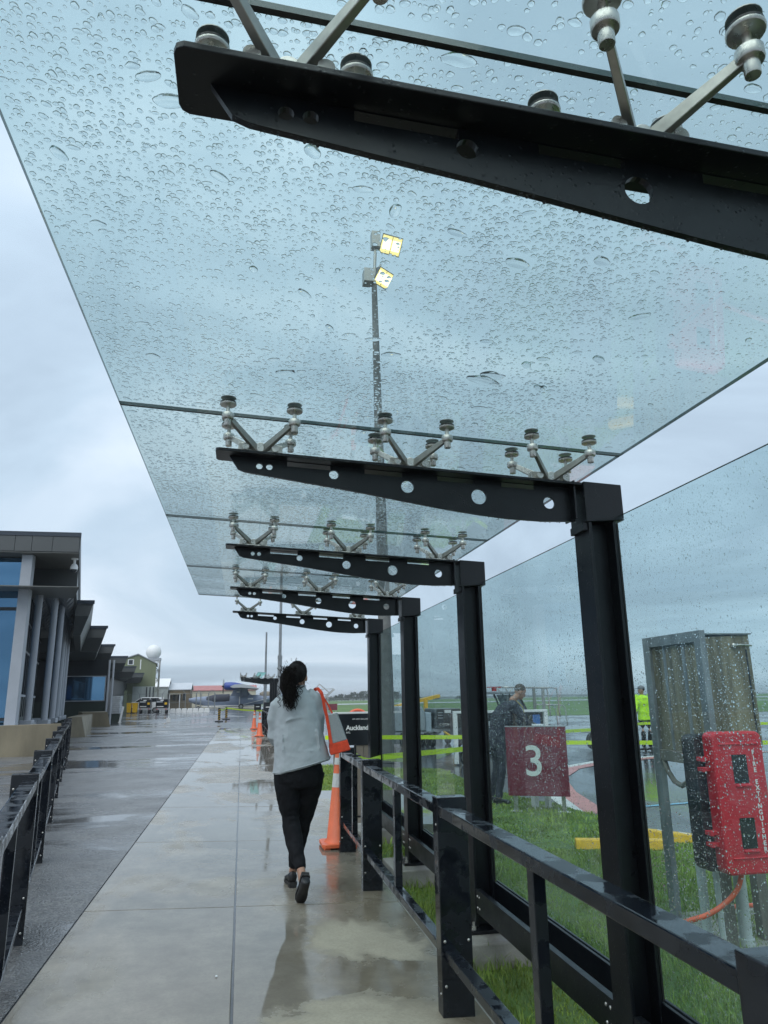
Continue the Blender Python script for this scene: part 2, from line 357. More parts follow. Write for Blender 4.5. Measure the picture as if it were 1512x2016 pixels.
DARKSTEEL = mat('weathered_steel', (0.36, 0.35, 0.32), 0.36, 0.8, nscale=30, namt=0.2)
RUBBER = mat('black_rubber', (0.012, 0.012, 0.012), 0.5)
ROOFGLASS = glass_mat('roof_glass', (0.855, 0.93, 0.92), 1.5, haze=0.06)
WALLGLASS = glass_mat('wall_glass', (0.855, 0.935, 0.935), 1.5, haze=0.035, streak=True)
FAREDGE = mat('far_glass_edge', (.22, .36, .35), .3)
OLDGLASS = glass_mat('far_roof_glass', (0.5, 0.72, 0.70), 1.12, haze=0.65, hmin=0.55)
GLASSEDGE = mat('glass_edge', (0.01, 0.045, 0.042), 0.12, coat=0.3)
WATER = water_mat()
CONC = mat('cast_concrete', (0.27, 0.26, 0.23), 0.6, nscale=4, namt=0.35, bump=0.25, bscale=60, rvar=0.15)
CONCTAN = mat('stained_concrete', (0.185, 0.16, 0.108), 0.6, nscale=1.2, namt=0.45, bump=0.2, bscale=40, stretch=(1, 1, 0.35))
WALK = wet_ground('wet_concrete_walk', (0.40, 0.36, 0.275), (0.262, 0.236, 0.192), 0.38, 0.475,
                  patches=((0.76, 5.25, 0.36, 0.36), (0.60, 3.95, 0.46, 0.30), (0.98, 5.0, 0.26, 0.26)), pscale=0.62, ripple=0.025, damp_rough=0.27, stain=True)
ASPH = wet_ground('wet_asphalt', (0.2, 0.2, 0.195), (0.115, 0.117, 0.12), 0.35, 0.525, aggregate=0.65, pscale=0.4, damp_rough=0.34, pst=(0.35, 0.9, 1))
APRON = wet_ground('wet_apron', (0.15, 0.15, 0.15), (0.085, 0.09, 0.098), 0.25, 0.44, pscale=0.22, ripple=0.08, damp_rough=0.30, pgloss=0.62)
LAWN = mat('lawn_soil', (0.075, 0.14, 0.028), 0.85, nscale=3.0, namt=0.45, bump=0.6, bscale=90)
FARGRASS = mat('airfield_grass', (0.085, 0.155, 0.04), 0.9, nscale=0.05, namt=0.3, bump=0.3, bscale=8)
WHITE = mat('white_paint', (0.76, 0.77, 0.76), 0.45, nscale=5, namt=0.08)
GREY = mat('grey_paint', (0.36, 0.38, 0.40), 0.4, nscale=5, namt=0.1)
ORANGE = mat('orange_plastic', (0.80, 0.16, 0.06), 0.42, nscale=8, namt=0.15)
RED = mat('red_plastic', (0.62, 0.026, 0.042), 0.33, nscale=9, namt=0.15)
YELLOW = mat('yellow_paint', (0.72, 0.43, 0.02), 0.45, nscale=12, namt=0.25)
LIME = mat('lime_tape', (0.58, 0.80, 0.02), 0.35)
MAROON = mat('maroon_board', (0.17, 0.026, 0.045), 0.35, nscale=3, namt=0.12)
SIGNBLACK = mat('sign_black', (0.010, 0.013, 0.018), 0.3)
LETTER = mat('white_lettering', (0.82, 0.82, 0.80), 0.5)
CANVAS = mat('grey_canvas', (0.30, 0.315, 0.32), 0.9, nscale=160, namt=0.25, bump=0.5, bscale=260)
TRIM = mat('orange_canvas', (0.66, 0.055, 0.015), 0.75, nscale=30, namt=0.2, bump=0.3, bscale=260)

# ------------------------------------------------------------------ ground
def walk_z(x): return -0.035 * x
def sheet(name, xs, ys, zf, m):
    b = MB(); nx = len(xs)
    b.add([(x, y, zf(i, j)) for j, y in enumerate(ys) for i, x in enumerate(xs)],
          [(j * nx + i, j * nx + i + 1, (j + 1) * nx + i + 1, (j + 1) * nx + i) for j in range(len(ys) - 1) for i in range(nx - 1)])
    return struct(b.build(name, m))
ys = [-30, 0, 20.2, 24, 60, 140, 320, 1200, 4000]
def apz(i, j):
    near = [0.025, 0.025, -0.055, -0.215, -0.215, -0.215]; far = [0.025, 0.025, -0.05, -0.055, -0.2, -0.2]
    z = (near if j < 3 else far)[i]
    return z - (0.4 if j == 6 else 3.2 if j == 7 else 12 if j == 8 else 0)
sheet('apron', [-600, -1.07, 1.25, 1.3, 5, 3000], ys, apz, APRON)
sheet('asphalt_path', [-45, -1.078], [-6, 48], lambda i, j: 0.031, ASPH)
# concrete walkway: base, and the slabs between the saw-cut joints
base = struct(MB().add([(-1.07, -4, 0.022), (1.25, -4, -0.06), (1.25, 42, -0.06), (-1.07, 42, 0.022)], [(0, 1, 2, 3)]).build('walkway', mat('joint_dirt', (0.03, 0.028, 0.025), 0.7)))
jy = [-4.4 + 2.62 * k - 0.03 for k in range(18)]
for j0, j1 in zip(jy[:-1], jy[1:]):
    for xa, xb in ((-1.066, -0.007), (0.007, 1.25)):
        dz = random.uniform(-0.0015, 0.0015); s = 0.005
        vs = [(x, y, walk_z(x) + dz) for y in (j0 + s, j1 - s) for x in (xa, xb)]
        b = MB(); b.hexa([(xa, j0 + s, -0.03 + walk_z(xa)), (xb, j0 + s, -0.03 + walk_z(xb)), (xb, j1 - s, -0.03 + walk_z(xb)), (xa, j1 - s, -0.03 + walk_z(xa)),
                          vs[0], vs[1], vs[3], vs[2]])
        b.build('slab', WALK, base, bevel=0.004)
# concrete pad where the walkway opens to the gate
struct(MB().hexa([(1.25, 9.6, -0.3), (3.1, 9.6, -0.3), (3.1, 13.2, -0.3), (1.25, 13.2, -0.3), (1.25, 9.6, -0.046), (3.1, 9.6, -0.10), (3.1, 13.2, -0.10), (1.25, 13.2, -0.046)]).build('gate_pad', WALK))
# lawn beside the walkway
lawn_poly = [(1.26, -2), (9, -2), (12, 6.2), (5.7, 7.75), (5.0, 9.0), (5.07, 10.3), (4.97, 11.2), (4.55, 13.6), (4.75, 17.7), (3.4, 18.3), (2.4, 19.6), (1.26, 19.8)]
lawn = struct(MB().add([(x, y, -0.196) for x, y in lawn_poly], [tuple(range(len(lawn_poly)))]).build('lawn', LAWN))
struct(MB().hexa([(1.252, -4, -0.3), (1.33, -4, -0.3), (1.33, 9.6, -0.3), (1.252, 9.6, -0.3), (1.252, -4, -0.05), (1.30, -4, -0.052), (1.30, 9.6, -0.052), (1.252, 9.6, -0.05)]).build('walkway_edge', CONC))
def in_poly(x, y, poly):
    r = np.zeros(len(x), bool); n = len(poly)
    for i in range(n):
        x0, y0 = poly[i]; x1, y1 = poly[(i + 1) % n]
        if y0 == y1: continue
        c = ((y0 > y) != (y1 > y)) & (x < (x1 - x0) * (y - y0) / (y1 - y0) + x0); r ^= c
    return r
FY0 = 1.105
def grass(n_near, n_far):
    X = np.concatenate([RNG.uniform(1.31, 5.8, n_near), RNG.uniform(1.31, 8.0, n_far)]); Y = np.concatenate([RNG.uniform(0.8, 8.2, n_near), RNG.uniform(7.5, 19.6, n_far)])
    k = in_poly(X, Y, lawn_poly) & ~((Y > 9.5) & (Y < 13.3) & (X < 3.15)); X, Y = X[k], Y[k]; n = len(X)
    near = Y < 8; a = RNG.uniform(0, 2 * np.pi, n); h = np.where(near, RNG.uniform(0.014, 0.052, n) * np.where(RNG.random(n) < .04, 1.7, 1), RNG.uniform(0.02, 0.045, n)); w = np.where(near, 0.0028, 0.008) * RNG.uniform(0.7, 1.5, n)
    hn = np.array([mnoise.noise(Vector((x * 2.2, y * 2.2, 1.7))) for x, y in zip(X, Y)]); h = h * np.clip(1 + 1.1 * hn, .35, 2.2)
    edge = (np.abs(X - 1.34) < .07) | ((np.abs((Y - FY0) % 2.08 - 1.04) > .68) & (X < 2.06)); h = np.where(edge, h * RNG.uniform(1.0, 2.1, n), h)
    lean = RNG.uniform(0.1, 0.9, n) * h; la = RNG.uniform(0, 2 * np.pi, n)
    z0 = -0.198; dx, dy = np.cos(a) * w, np.sin(a) * w; lx, ly = np.cos(la) * lean, np.sin(la) * lean
    V = np.empty((n, 5, 3))
    V[:, 0] = np.stack([X - dx, Y - dy, np.full(n, z0)], 1); V[:, 1] = np.stack([X + dx, Y + dy, np.full(n, z0)], 1)
    V[:, 2] = np.stack([X + dx * .8 + lx * .35, Y + dy * .8 + ly * .35, z0 + h * .6], 1); V[:, 3] = np.stack([X - dx * .8 + lx * .35, Y - dy * .8 + ly * .35, z0 + h * .6], 1)
    V[:, 4] = np.stack([X + lx, Y + ly, z0 + h], 1)
    me = bpy.data.meshes.new('grass'); b = np.arange(n)[:, None] * 5
    me.vertices.add(n * 5); me.vertices.foreach_set('co', V.ravel())
    loops = np.concatenate([(b + np.array([[0, 1, 2, 3]])), (b + np.array([[3, 2, 4]]))], 1).ravel()
    me.loops.add(len(loops)); me.loops.foreach_set('vertex_index', loops.astype(np.int32))
    st = (np.arange(n)[:, None] * 7 + np.array([[0, 4]])).ravel(); me.polygons.add(2 * n); me.polygons.foreach_set('loop_start', st.astype(np.int32))
    me.update(calc_edges=True); me.validate()
    m = mat('grass_blade', (0.21, 0.31, 0.05), 0.6, nscale=2.2, namt=0.55)
    t = m.node_tree; me.materials.append(m); bb = t.nodes['Principled BSDF']; src = bb.inputs['Base Color'].links[0].from_socket
    g2 = N(t, 'ShaderNodeNewGeometry'); n9 = N(t, 'ShaderNodeTexNoise'); n9.inputs['Scale'].default_value = 38; L(t, g2.outputs['Position'], n9.inputs['Vector'])
    r9 = N(t, 'ShaderNodeMapRange'); r9.inputs['From Min'].default_value = 0.5; r9.inputs['From Max'].default_value = 0.68; r9.inputs['To Max'].default_value = 0.75; L(t, n9.outputs['Fac'], r9.inputs[0])
    x9 = N(t, 'ShaderNodeMix', data_type='RGBA'); L(t, r9.outputs[0], x9.inputs[0]); L(t, src, x9.inputs[6]); x9.inputs[7].default_value = (0.20, 0.225, 0.07, 1); L(t, x9.outputs[2], bb.inputs['Base Color'])
    o = bpy.data.objects.new('grass', me); COL.objects.link(o); tag(o, 'short green grass growing between the walkway and the apron', 'grass', kind='stuff'); return o
grass(120000, 60000)
# airfield grass, taxiway, sea of grass to the horizon
fg = [(-70, 118), (-9, 112), (3, 100), (14, 82), (22, 57), (45, 55), (900, 55), (2200, 1100), (2200, 2400), (-700, 2400), (-700, 118)]
def fz(y): return -0.188 - max(0, (y - 140)) * 0.0022 - max(0, y - 320) * 0.001
rows = [55, 57, 82, 100, 112, 118, 140, 200, 320, 600, 1200, 2400]
def xr(y):   # left boundary of the grass at distance y
    pts = [(55, 45), (57, 22), (82, 14), (100, 3), (112, -9), (118, -700), (2400, -700)]
    for (a, xa), (b_, xb_) in zip(pts[:-1], pts[1:]):
        if a <= y <= b_: return xa + (xb_ - xa) * (y - a) / (b_ - a)
    return -700
b = MB()
for y in rows: b.v += [(xr(y), y, fz(y)), (2500, y, fz(y))]
b.f = [(2 * i, 2 * i + 1, 2 * i + 3, 2 * i + 2) for i in range(len(rows) - 1)]; b.fm = [0] * len(b.f)
struct(b.build('airfield_grass', FARGRASS))
TAXI = mat('pale_taxiway', (0.36, 0.37, 0.37), 0.25)
struct(MB().add([(14, 180, fz(180) + 0.05), (200, 180, fz(180) + 0.05), (200, 215, fz(215) + 0.05), (14, 215, fz(215) + 0.05)], [(0, 1, 2, 3)]).build('taxiway', TAXI))
struct(MB().add([(60, 118, fz(118) + 0.03), (400, 118, fz(118) + 0.03), (400, 124, fz(124) + 0.03), (60, 124, fz(124) + 0.03)], [(0, 1, 2, 3)]).build('taxiway', TAXI))
# painted kerb line curving over the apron
def ribbon(name, pts, w0, w1, m, z):
    b = MB(); n = len(pts)
    for i, p in enumerate(pts):
        a = Vector(pts[max(0, i - 1)]); c = Vector(pts[min(n - 1, i + 1)]); d = (c - a).normalized(); s = Vector((d.y, -d.x))
        b.v += [(p[0] + s.x * w0, p[1] + s.y * w0, z), (p[0] + s.x * w1, p[1] + s.y * w1, z)]
    b.f = [(2 * i, 2 * i + 1, 2 * i + 3, 2 * i + 2) for i in range(n - 1)]; b.fm = [0] * (n - 1)
    return struct(b.build(name, m))
cl = [(5.0, 10.6), (5.2, 11.4), (5.6, 13), (6.4, 15.2), (7.6, 17.0), (9.2, 18.3), (11.5, 19.2), (15, 19.6)]
ribbon('white_line_marking', cl, -0.22, 0.02, mat('white_road_paint', (0.66, 0.66, 0.62), 0.35, nscale=6, namt=0.25), -0.207)
ribbon('red_line_marking', cl, 0.02, 0.36, mat('red_road_paint', (0.55, 0.19, 0.17), 0.35, nscale=6, namt=0.3), -0.2065)
ribbon('blue_line_marking', [(5.6, 10.9), (8, 11.3), (12, 11.6)], -0.05, 0.05, mat('blue_road_paint', (0.15, 0.42, 0.6), 0.35, nscale=6, namt=0.2), -0.207)

# ------------------------------------------------------------------ walkway shelter
Y1, S = 3.185, 2.08
FY = [Y1 + (i - 1) * S for i in range(5)]             # frames 0..4
def roof_z(x): return 2.79 - 0.053 * (x + 0.58)       # underside of the glass
def fl_z(x): return 2.586 - 0.0545 * (x + 0.145)       # top of the beam flange
FT = 0.014
def web_outline():
    top = [(x, fl_z(x) - FT) for x in (-0.09, 1.57)]
    low = [(1.57, 2.312), (1.40, 2.308), (1.226, 2.316), (1.084, 2.330), (0.92, 2.352), (0.73, 2.382), (0.55, 2.412), (0.386, 2.438), (0.2, 2.464), (-0.02, 2.496), (-0.05, 2.508)]
    return [top[0], top[1]] + low
def slot(x0, x1):
    z = lambda x: fl_z(x) - FT - 0.003
    return [(x0, z(x0)), (x1, z(x1)), (x1, z(x1) - 0.022), (x0, z(x0) - 0.022)]
HOLES = [circle(0.045, 2.526, 0.015, 16), circle(0.090, 2.524, 0.015, 16), circle(0.386, 2.500, 0.022), circle(0.735, 2.456, 0.031), circle(1.084, 2.420, 0.038), circle(1.44, 2.402, 0.030)]
SLOTS = [slot(0.17, 0.37), slot(0.53, 0.71), slot(0.88, 1.06), slot(1.20, 1.37)]
WEBV, WEBF = curve_plate(web_outline(), HOLES + SLOTS, 0.015)
def frame(label, sp_x=(0.046, 0.746, 1.45), far=True, near=True, dy0=0.0):
    """one cantilever frame built about Y = 0"""
    t = thing('shelter_frame', label, 'shelter frame', (1.67, dy0, 0.0), 'cantilever frames of the glass shelter')
    Y = dy0
    b = MB()   # H-section post: inner flange, web, outer flange
    b.box(1.600, 1.616, Y - .08, Y + .08, -0.02, 2.30).box(1.616, 1.726, Y - .008, Y + .008, -0.02, 2.30).box(1.726, 1.742, Y - .08, Y + .08, -0.02, 2.30)
    b.build('post', BLACK, t, bevel=0.002)
    b = MB().box(1.55, 1.80, Y - .13, Y + .13, -0.045, -0.021); b.build('base_plate', BLACK, t, bevel=0.003)
    for bx in (1.575, 1.775):
        for by in (-0.1, 0.1): MB().cyl((bx, Y + by, -0.021), (bx, Y + by, 0.0), 0.018, seg=6).cyl((bx, Y + by, 0.0), (bx, Y + by, 0.028), 0.009, seg=8).build('bolt', STEEL, t)
    b = MB().add([(u, Y + w, v) for u, v, w in WEBV], WEBF)
    bw = b.build('beam_web', BLACK, t)
    b = MB(); lowpts = web_outline()[2:]
    for (xa, za_), (xb, zb) in zip(lowpts[:-1], lowpts[1:]):
        for q in np.arange(0, 1, 0.012 / max(.02, abs(xa - xb))):
            if random.random() < .62: rr = random.uniform(.0018, .0042); b.ball((xa + (xb - xa) * q, Y + random.uniform(-.006, .004), za_ + (zb - za_) * q - rr * .4), (rr, rr, rr * 1.3), 7, 5)
    o = b.build('hanging_drops', WATER, bw, smooth=True); o['kind'] = 'stuff'
    zt = lambda x: fl_z(x)
    b = MB(); pts = [(-0.150, -0.055), (-0.145, -0.068), (-0.132, -0.075), (1.585, -0.075), (1.585, 0.075), (-0.132, 0.075), (-0.145, 0.068), (-0.150, 0.055)]
    n = len(pts); b.add([(x, Y + y, zt(x) - FT) for x, y in pts] + [(x, Y + y, zt(x)) for x, y in pts],
                        [tuple(range(n))[::-1], tuple(range(n, 2 * n))] + [(i, (i + 1) % n, (i + 1) % n + n, i + n) for i in range(n)])
    b.build('beam_flange', BLACK, t, bevel=0.002)
    b = MB().hexa([(1.588, Y - .085, 2.292), (1.786, Y - .085, 2.305), (1.786, Y + .085, 2.305), (1.588, Y + .085, 2.292), (1.588, Y - .085, zt(1.588) + .004), (1.786, Y - .085, zt(1.786) + .004), (1.786, Y + .085, zt(1.786) + .004), (1.588, Y + .085, zt(1.588) + .004)])
    b.build('end_block', BLACK, t, bevel=0.005)
    MB().box(1.548, 1.556, Y - .06, Y + .06, 2.315, 2.505).build('stiffener', BLACK, t)
    MB().box(1.575, 1.60, Y - .07, Y + .07, 2.255, 2.292).build('seat_bracket', BLACK, t, bevel=0.002)
    for cx in sp_x:
        z0 = fl_z(cx); zr = roof_z(cx)
        M = Matrix.Translation((cx, Y, z0)) @ Matrix.Rotation(0.054, 4, 'Y')
        b = MB().box(-0.10, 0.10, -0.022, -0.004, 0.001, 0.052, M=M).box(-0.10, 0.10, 0.004, 0.022, 0.001, 0.052, M=M)
        b.box(-0.115, 0.115, -0.045, 0.045, -0.0005, 0.010, M=M).cyl(M @ Vector((0, -0.03, 0.035)), M @ Vector((0, 0.03, 0.035)), 0.022, seg=14)
        sp = b.build('spider_hub', STEEL, t, bevel=0.002)
        for q in (-0.066, 0.066): MB().cyl(M @ Vector((q, -0.052, 0.026)), M @ Vector((q, 0.05, 0.026)), 0.016, seg=14).build('hub_bolt', STEEL, sp, smooth=True, sharp=40)
        for sy in ([-1] if near else []) + ([1] if far else []):
            for sx in (-1, 1):
                ex, ey = cx + sx * 0.145, Y + (-0.165 if sy < 0 else 0.10); zz = roof_z(ex)
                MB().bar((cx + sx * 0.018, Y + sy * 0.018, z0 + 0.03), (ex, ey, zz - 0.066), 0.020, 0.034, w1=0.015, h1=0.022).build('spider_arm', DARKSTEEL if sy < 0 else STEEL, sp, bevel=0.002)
                b = MB().lathe((ex, ey, zz), [(0.009, -0.075), (0.009, -0.016), (0.014, -0.014)], 12)
                b.lathe((ex, ey, zz), [(0.024, -0.080), (0.026, -0.077), (0.026, -0.056), (0.024, -0.053)], 18)
                b.lathe((ex, ey, zz), [(0.014, -0.112), (0.015, -0.110), (0.015, -0.080)], 14)
                b.lathe((ex, ey, zz), [(0.012, -0.020), (0.034, -0.017), (0.036, -0.014), (0.036, -0.009)], 22)
                b.build('glass_clamp', STEEL, sp, smooth=True, sharp=35)
                MB().lathe((ex, ey, zz), [(0.033, -0.0085), (0.0345, -0.007), (0.0345, -0.0015), (0.033, -0.0005)], 22).build('gasket', RUBBER, sp, smooth=True, sharp=35)
                MB().lathe((ex, ey, zz + 0.0165), [(0.033, 0.0), (0.033, 0.002), (0.026, 0.0045)], 20).build('clamp_cap', DARKSTEEL, sp, smooth=True, sharp=35)
    return t
frame_labels = ['cantilever frame overhead whose dark beam tip spans the top right corner of the view',
                'tall cantilever frame between the red extinguisher box and the maroon number 3 sign',
                'cantilever frame on the plinth between the number 3 sign and the dark baggage cart',
                'cantilever frame on the plinth just left of the dark baggage cart wheels',
                'last cantilever frame of the near shelter, beside the black gate sign']
fr1 = frame(frame_labels[1], dy0=FY[1])
FRAMES = []
for i in (0, 2, 3):
    c = copy_tree(fr1); c.location = Vector((1.67, FY[i], 0)); c['label'] = frame_labels[i]; FRAMES.append(c)
frame(frame_labels[4], dy0=FY[4], far=False)
for i, y in enumerate(FY):
    b = MB().hexa([(1.40, y - .32, -0.32), (1.98, y - .32, -0.32), (1.98, y + .32, -0.32), (1.40, y + .32, -0.32), (1.42, y - .30, -0.046), (1.96, y - .30, -0.046), (1.96, y + .30, -0.046), (1.42, y + .30, -0.046)])
    o = b.build('concrete_plinth', CONC, bevel=0.012)
    tag(o, ['concrete footing under the overhead frame nearest the viewer', 'concrete footing under the tall frame beside the extinguisher box', 'concrete footing in the grass behind the middle black handrail post',
            'smaller looking concrete footing beyond the second handrail post', 'farthest concrete footing under the last shelter frame'][i], 'concrete footing', 'plinths under the shelter posts')

# ---- rain drops as real lens-shaped beads
def drop_group():
    g = bpy.data.node_groups.new('drops', 'GeometryNodeTree')
    g.interface.new_socket('Geometry', in_out='INPUT', socket_type='NodeSocketGeometry'); g.interface.new_socket('Geometry', in_out='OUTPUT', socket_type='NodeSocketGeometry')
    gi = N(g, 'NodeGroupInput'); go = N(g, 'NodeGroupOutput'); join = N(g, 'GeometryNodeJoinGeometry')
    for k in range(6):
        ico = N(g, 'GeometryNodeMeshIcoSphere'); ico.inputs['Subdivisions'].default_value = 3
        pos = N(g, 'GeometryNodeInputPosition'); sp = N(g, 'ShaderNodeSeparateXYZ'); L(g, pos.outputs[0], sp.inputs[0])
        nz = N(g, 'ShaderNodeTexNoise', noise_dimensions='4D'); nz.inputs['Scale'].default_value = 0.9; nz.inputs['W'].default_value = k * 3.7; nz.inputs['Detail'].default_value = 1
        cx = N(g, 'ShaderNodeCombineXYZ'); L(g, sp.outputs[0], cx.inputs[0]); L(g, sp.outputs[1], cx.inputs[1]); L(g, cx.outputs[0], nz.inputs['Vector'])
        ml = N(g, 'ShaderNodeMath', operation='MULTIPLY_ADD'); L(g, nz.outputs[0], ml.inputs[0]); ml.inputs[1].default_value = 0.9 if k > 1 else 0.5; ml.inputs[2].default_value = 0.55 if k > 1 else 0.75
        zz = N(g, 'ShaderNodeMath', operation='MAXIMUM'); L(g, sp.outputs[2], zz.inputs[0]); zz.inputs[1].default_value = 0.0
        z2 = N(g, 'ShaderNodeMath', operation='POWER'); L(g, zz.outputs[0], z2.inputs[0]); z2.inputs[1].default_value = 1.7    # cap with a moderate contact angle
        zs = N(g, 'ShaderNodeMath', operation='MULTIPLY'); L(g, z2.outputs[0], zs.inputs[0]); zs.inputs[1].default_value = 0.60
        mx_ = N(g, 'ShaderNodeMath', operation='MULTIPLY'); L(g, sp.outputs[0], mx_.inputs[0]); L(g, ml.outputs[0], mx_.inputs[1])
        my_ = N(g, 'ShaderNodeMath', operation='MULTIPLY'); L(g, sp.outputs[1], my_.inputs[0]); L(g, ml.outputs[0], my_.inputs[1])
        cv = N(g, 'ShaderNodeCombineXYZ'); L(g, mx_.outputs[0], cv.inputs[0]); L(g, my_.outputs[0], cv.inputs[1]); L(g, zs.outputs[0], cv.inputs[2])
        stp = N(g, 'GeometryNodeSetPosition'); L(g, ico.outputs['Mesh'], stp.inputs['Geometry']); L(g, cv.outputs[0], stp.inputs['Position'])
        nrm = N(g, 'GeometryNodeInputNormal'); sn = N(g, 'ShaderNodeSeparateXYZ'); L(g, nrm.outputs[0], sn.inputs[0])
        gt = N(g, 'FunctionNodeCompare', data_type='FLOAT', operation='GREATER_THAN'); L(g, sn.outputs[2], gt.inputs['A']); gt.inputs['B'].default_value = -0.5
        sm = N(g, 'GeometryNodeSetShadeSmooth'); L(g, stp.outputs[0], sm.inputs['Geometry']); L(g, gt.outputs[0], sm.inputs['Shade Smooth'])
        mt = N(g, 'GeometryNodeSetMaterial'); mt.inputs['Material'].default_value = WATER; L(g, sm.outputs[0], mt.inputs['Geometry'])
        gti = N(g, 'GeometryNodeGeometryToInstance'); L(g, mt.outputs[0], gti.inputs[0]); L(g, gti.outputs[0], join.inputs[0])
    iop = N(g, 'GeometryNodeInstanceOnPoints'); L(g, gi.outputs[0], iop.inputs['Points']); L(g, join.outputs[0], iop.inputs['Instance'])
    iop.inputs['Pick Instance'].default_value = True
    for attr, sock in (('sc', 'Scale'), ('rot', 'Rotation')):
        na = N(g, 'GeometryNodeInputNamedAttribute', data_type='FLOAT_VECTOR'); na.inputs['Name'].default_value = attr; L(g, na.outputs[0], iop.inputs[sock])
    L(g, iop.outputs[0], go.inputs[0]); return g
DROPS = drop_group()
def drops_obj(P, SC, ROT, parent, label):
    me = bpy.data.meshes.new('rain_drops'); me.vertices.add(len(P)); off = np.array(wloc(parent)); me.vertices.foreach_set('co', (P - off).ravel())
    for nm, A in (('sc', SC), ('rot', ROT)):
        a = me.attributes.new(nm, 'FLOAT_VECTOR', 'POINT'); a.data.foreach_set('vector', A.ravel())
    me.materials.append(WATER)
    o = bpy.data.objects.new('rain_drops', me); COL.objects.link(o); o.parent = parent
    md = o.modifiers.new('drops', 'NODES'); md.node_group = DROPS; o['kind'] = 'stuff'; o['label'] = label; return o
def drop_field(u0, u1, w0, w1, cell, keep, rmean, big, bigr, fine_from=None):
    nu, nw = int((u1 - u0) / cell), int((w1 - w0) / cell)
    gu, gw = np.meshgrid(np.arange(nu), np.arange(nw)); gu = gu.ravel(); gw = gw.ravel()
    U = u0 + (gu + 0.5 + RNG.uniform(-.38, .38, len(gu))) * cell; W = w0 + (gw + 0.5 + RNG.uniform(-.38, .38, len(gu))) * cell
    k = RNG.random(len(U)) < keep
    lf = np.array([mnoise.noise(Vector((u * 1.6, w * 1.6, 3.1))) for u, w in zip(U, W)])
    k &= RNG.random(len(U)) < 0.86 + 0.5 * lf
    U, W, lf = U[k], W[k], lf[k]; r = rmean * np.exp(RNG.normal(-0.05, 0.52, len(U))) * (1 + 0.5 * lf); r = np.clip(r, rmean * 0.22, cell * 0.52)
    asp = np.exp(np.abs(RNG.normal(0, 0.16, len(U))))
    B = RNG.uniform([u0, w0], [u1, w1], (big, 2)); br = bigr * np.exp(RNG.normal(0, 0.42, big))
    for (x, y), rr in zip(B, br):
        k = (U - x) ** 2 + (W - y) ** 2 > (rr * 1.9) ** 2; U, W, r, asp = U[k], W[k], r[k], asp[k]
    U = np.concatenate([U, B[:, 0]]); W = np.concatenate([W, B[:, 1]]); r = np.concatenate([r, br]); asp = np.concatenate([asp, RNG.uniform(1.2, 2.1, big)])
    if fine_from is not None:     # finer beads where the water has run off
        f = np.clip((U - fine_from) / 0.35, 0, 1); r = r * (1 - 0.45 * f)
    return U, W, r, asp
pane_labels = ['rain beaded glass roof pane behind the overhead beam, cut off by the top edge',
               'largest rain beaded glass roof pane with the lit lamp post seen through it',
               'glass roof pane between the second and third rows of spider clamps',
               'narrow glass roof pane with faint lamp light beyond the third row of clamps',
               'farthest glass roof pane of the near shelter, ending in a bare edge']
ybr = [FY[0] - S] + FY + [FY[4]]
spec = [(0.0185, 0.84, 0.0050, 130, 0.011), (0.0158, 0.88, 0.0042, 230, 0.0095), (0.017, 0.85, 0.0046, 150, 0.010), (0.022, 0.75, 0.005, 60, 0.010), (0.026, 0.6, 0.005, 30, 0.010)]
for i in range(5):
    ya = FY[0] - S + i * S + 0.007; yb = ya + S - 0.014
    if i == 0: ya, yb = FY[0] - S + 0.6, FY[0] - 0.007
    x0, x1 = -0.58, 1.845; T = 0.015
    t = thing('roof_pane', pane_labels[i], 'glass roof pane', (0.6, (ya + yb) / 2, roof_z(0.6)), 'glass panes of the shelter roof')
    if i == 3: pass
    lo = [(x0, ya, roof_z(x0)), (x1, ya, roof_z(x1)), (x1, yb, roof_z(x1)), (x0, yb, roof_z(x0))]
    hi = [(x, y, z + T) for x, y, z in lo]
    b = MB().add(lo + hi, [(0, 3, 2, 1), (4, 5, 6, 7)], 0); b.add(lo + hi, [(0, 1, 5, 4), (1, 2, 6, 5), (2, 3, 7, 6), (3, 0, 4, 7)], 1)
    me = b.build('pane', [ROOFGLASS, GLASSEDGE], t)
    c, kp, rm, nb, brr = spec[i]
    U, W, r, asp = drop_field(x0 + .01, x1 - .01, (max(ya, 0.62) if i == 0 else ya) + .01, yb - .01, c, kp, rm, nb, brr, 1.15)
    n = len(U); Z = 2.79 - 0.053 * (U + 0.58) + T + 0.0004
    P = np.stack([U, W, Z], 1); SC = np.stack([r * asp, r, r * np.minimum(1.0, 0.006 / r) ** 0.5], 1)
    ROT = np.stack([np.zeros(n), np.full(n, 0.053), RNG.normal(0.25, 0.55, n)], 1)
    drops_obj(P, SC, ROT, t, 'rain drops standing on the glass')
    # silicone joint to the next pane
    if i < 4:
        y = FY[i]
        b = MB().hexa([(x0, y - .0068, roof_z(x0) + .001), (x1, y - .0068, roof_z(x1) + .001), (x1, y + .0068, roof_z(x1) + .001), (x0, y + .0068, roof_z(x0) + .001),
                       (x0, y - .0068, roof_z(x0) + T - .001), (x1, y - .0068, roof_z(x1) + T - .001), (x1, y + .0068, roof_z(x1) + T - .001), (x0, y + .0068, roof_z(x0) + T - .001)])
        b.build('silicone_joint', RUBBER, t)

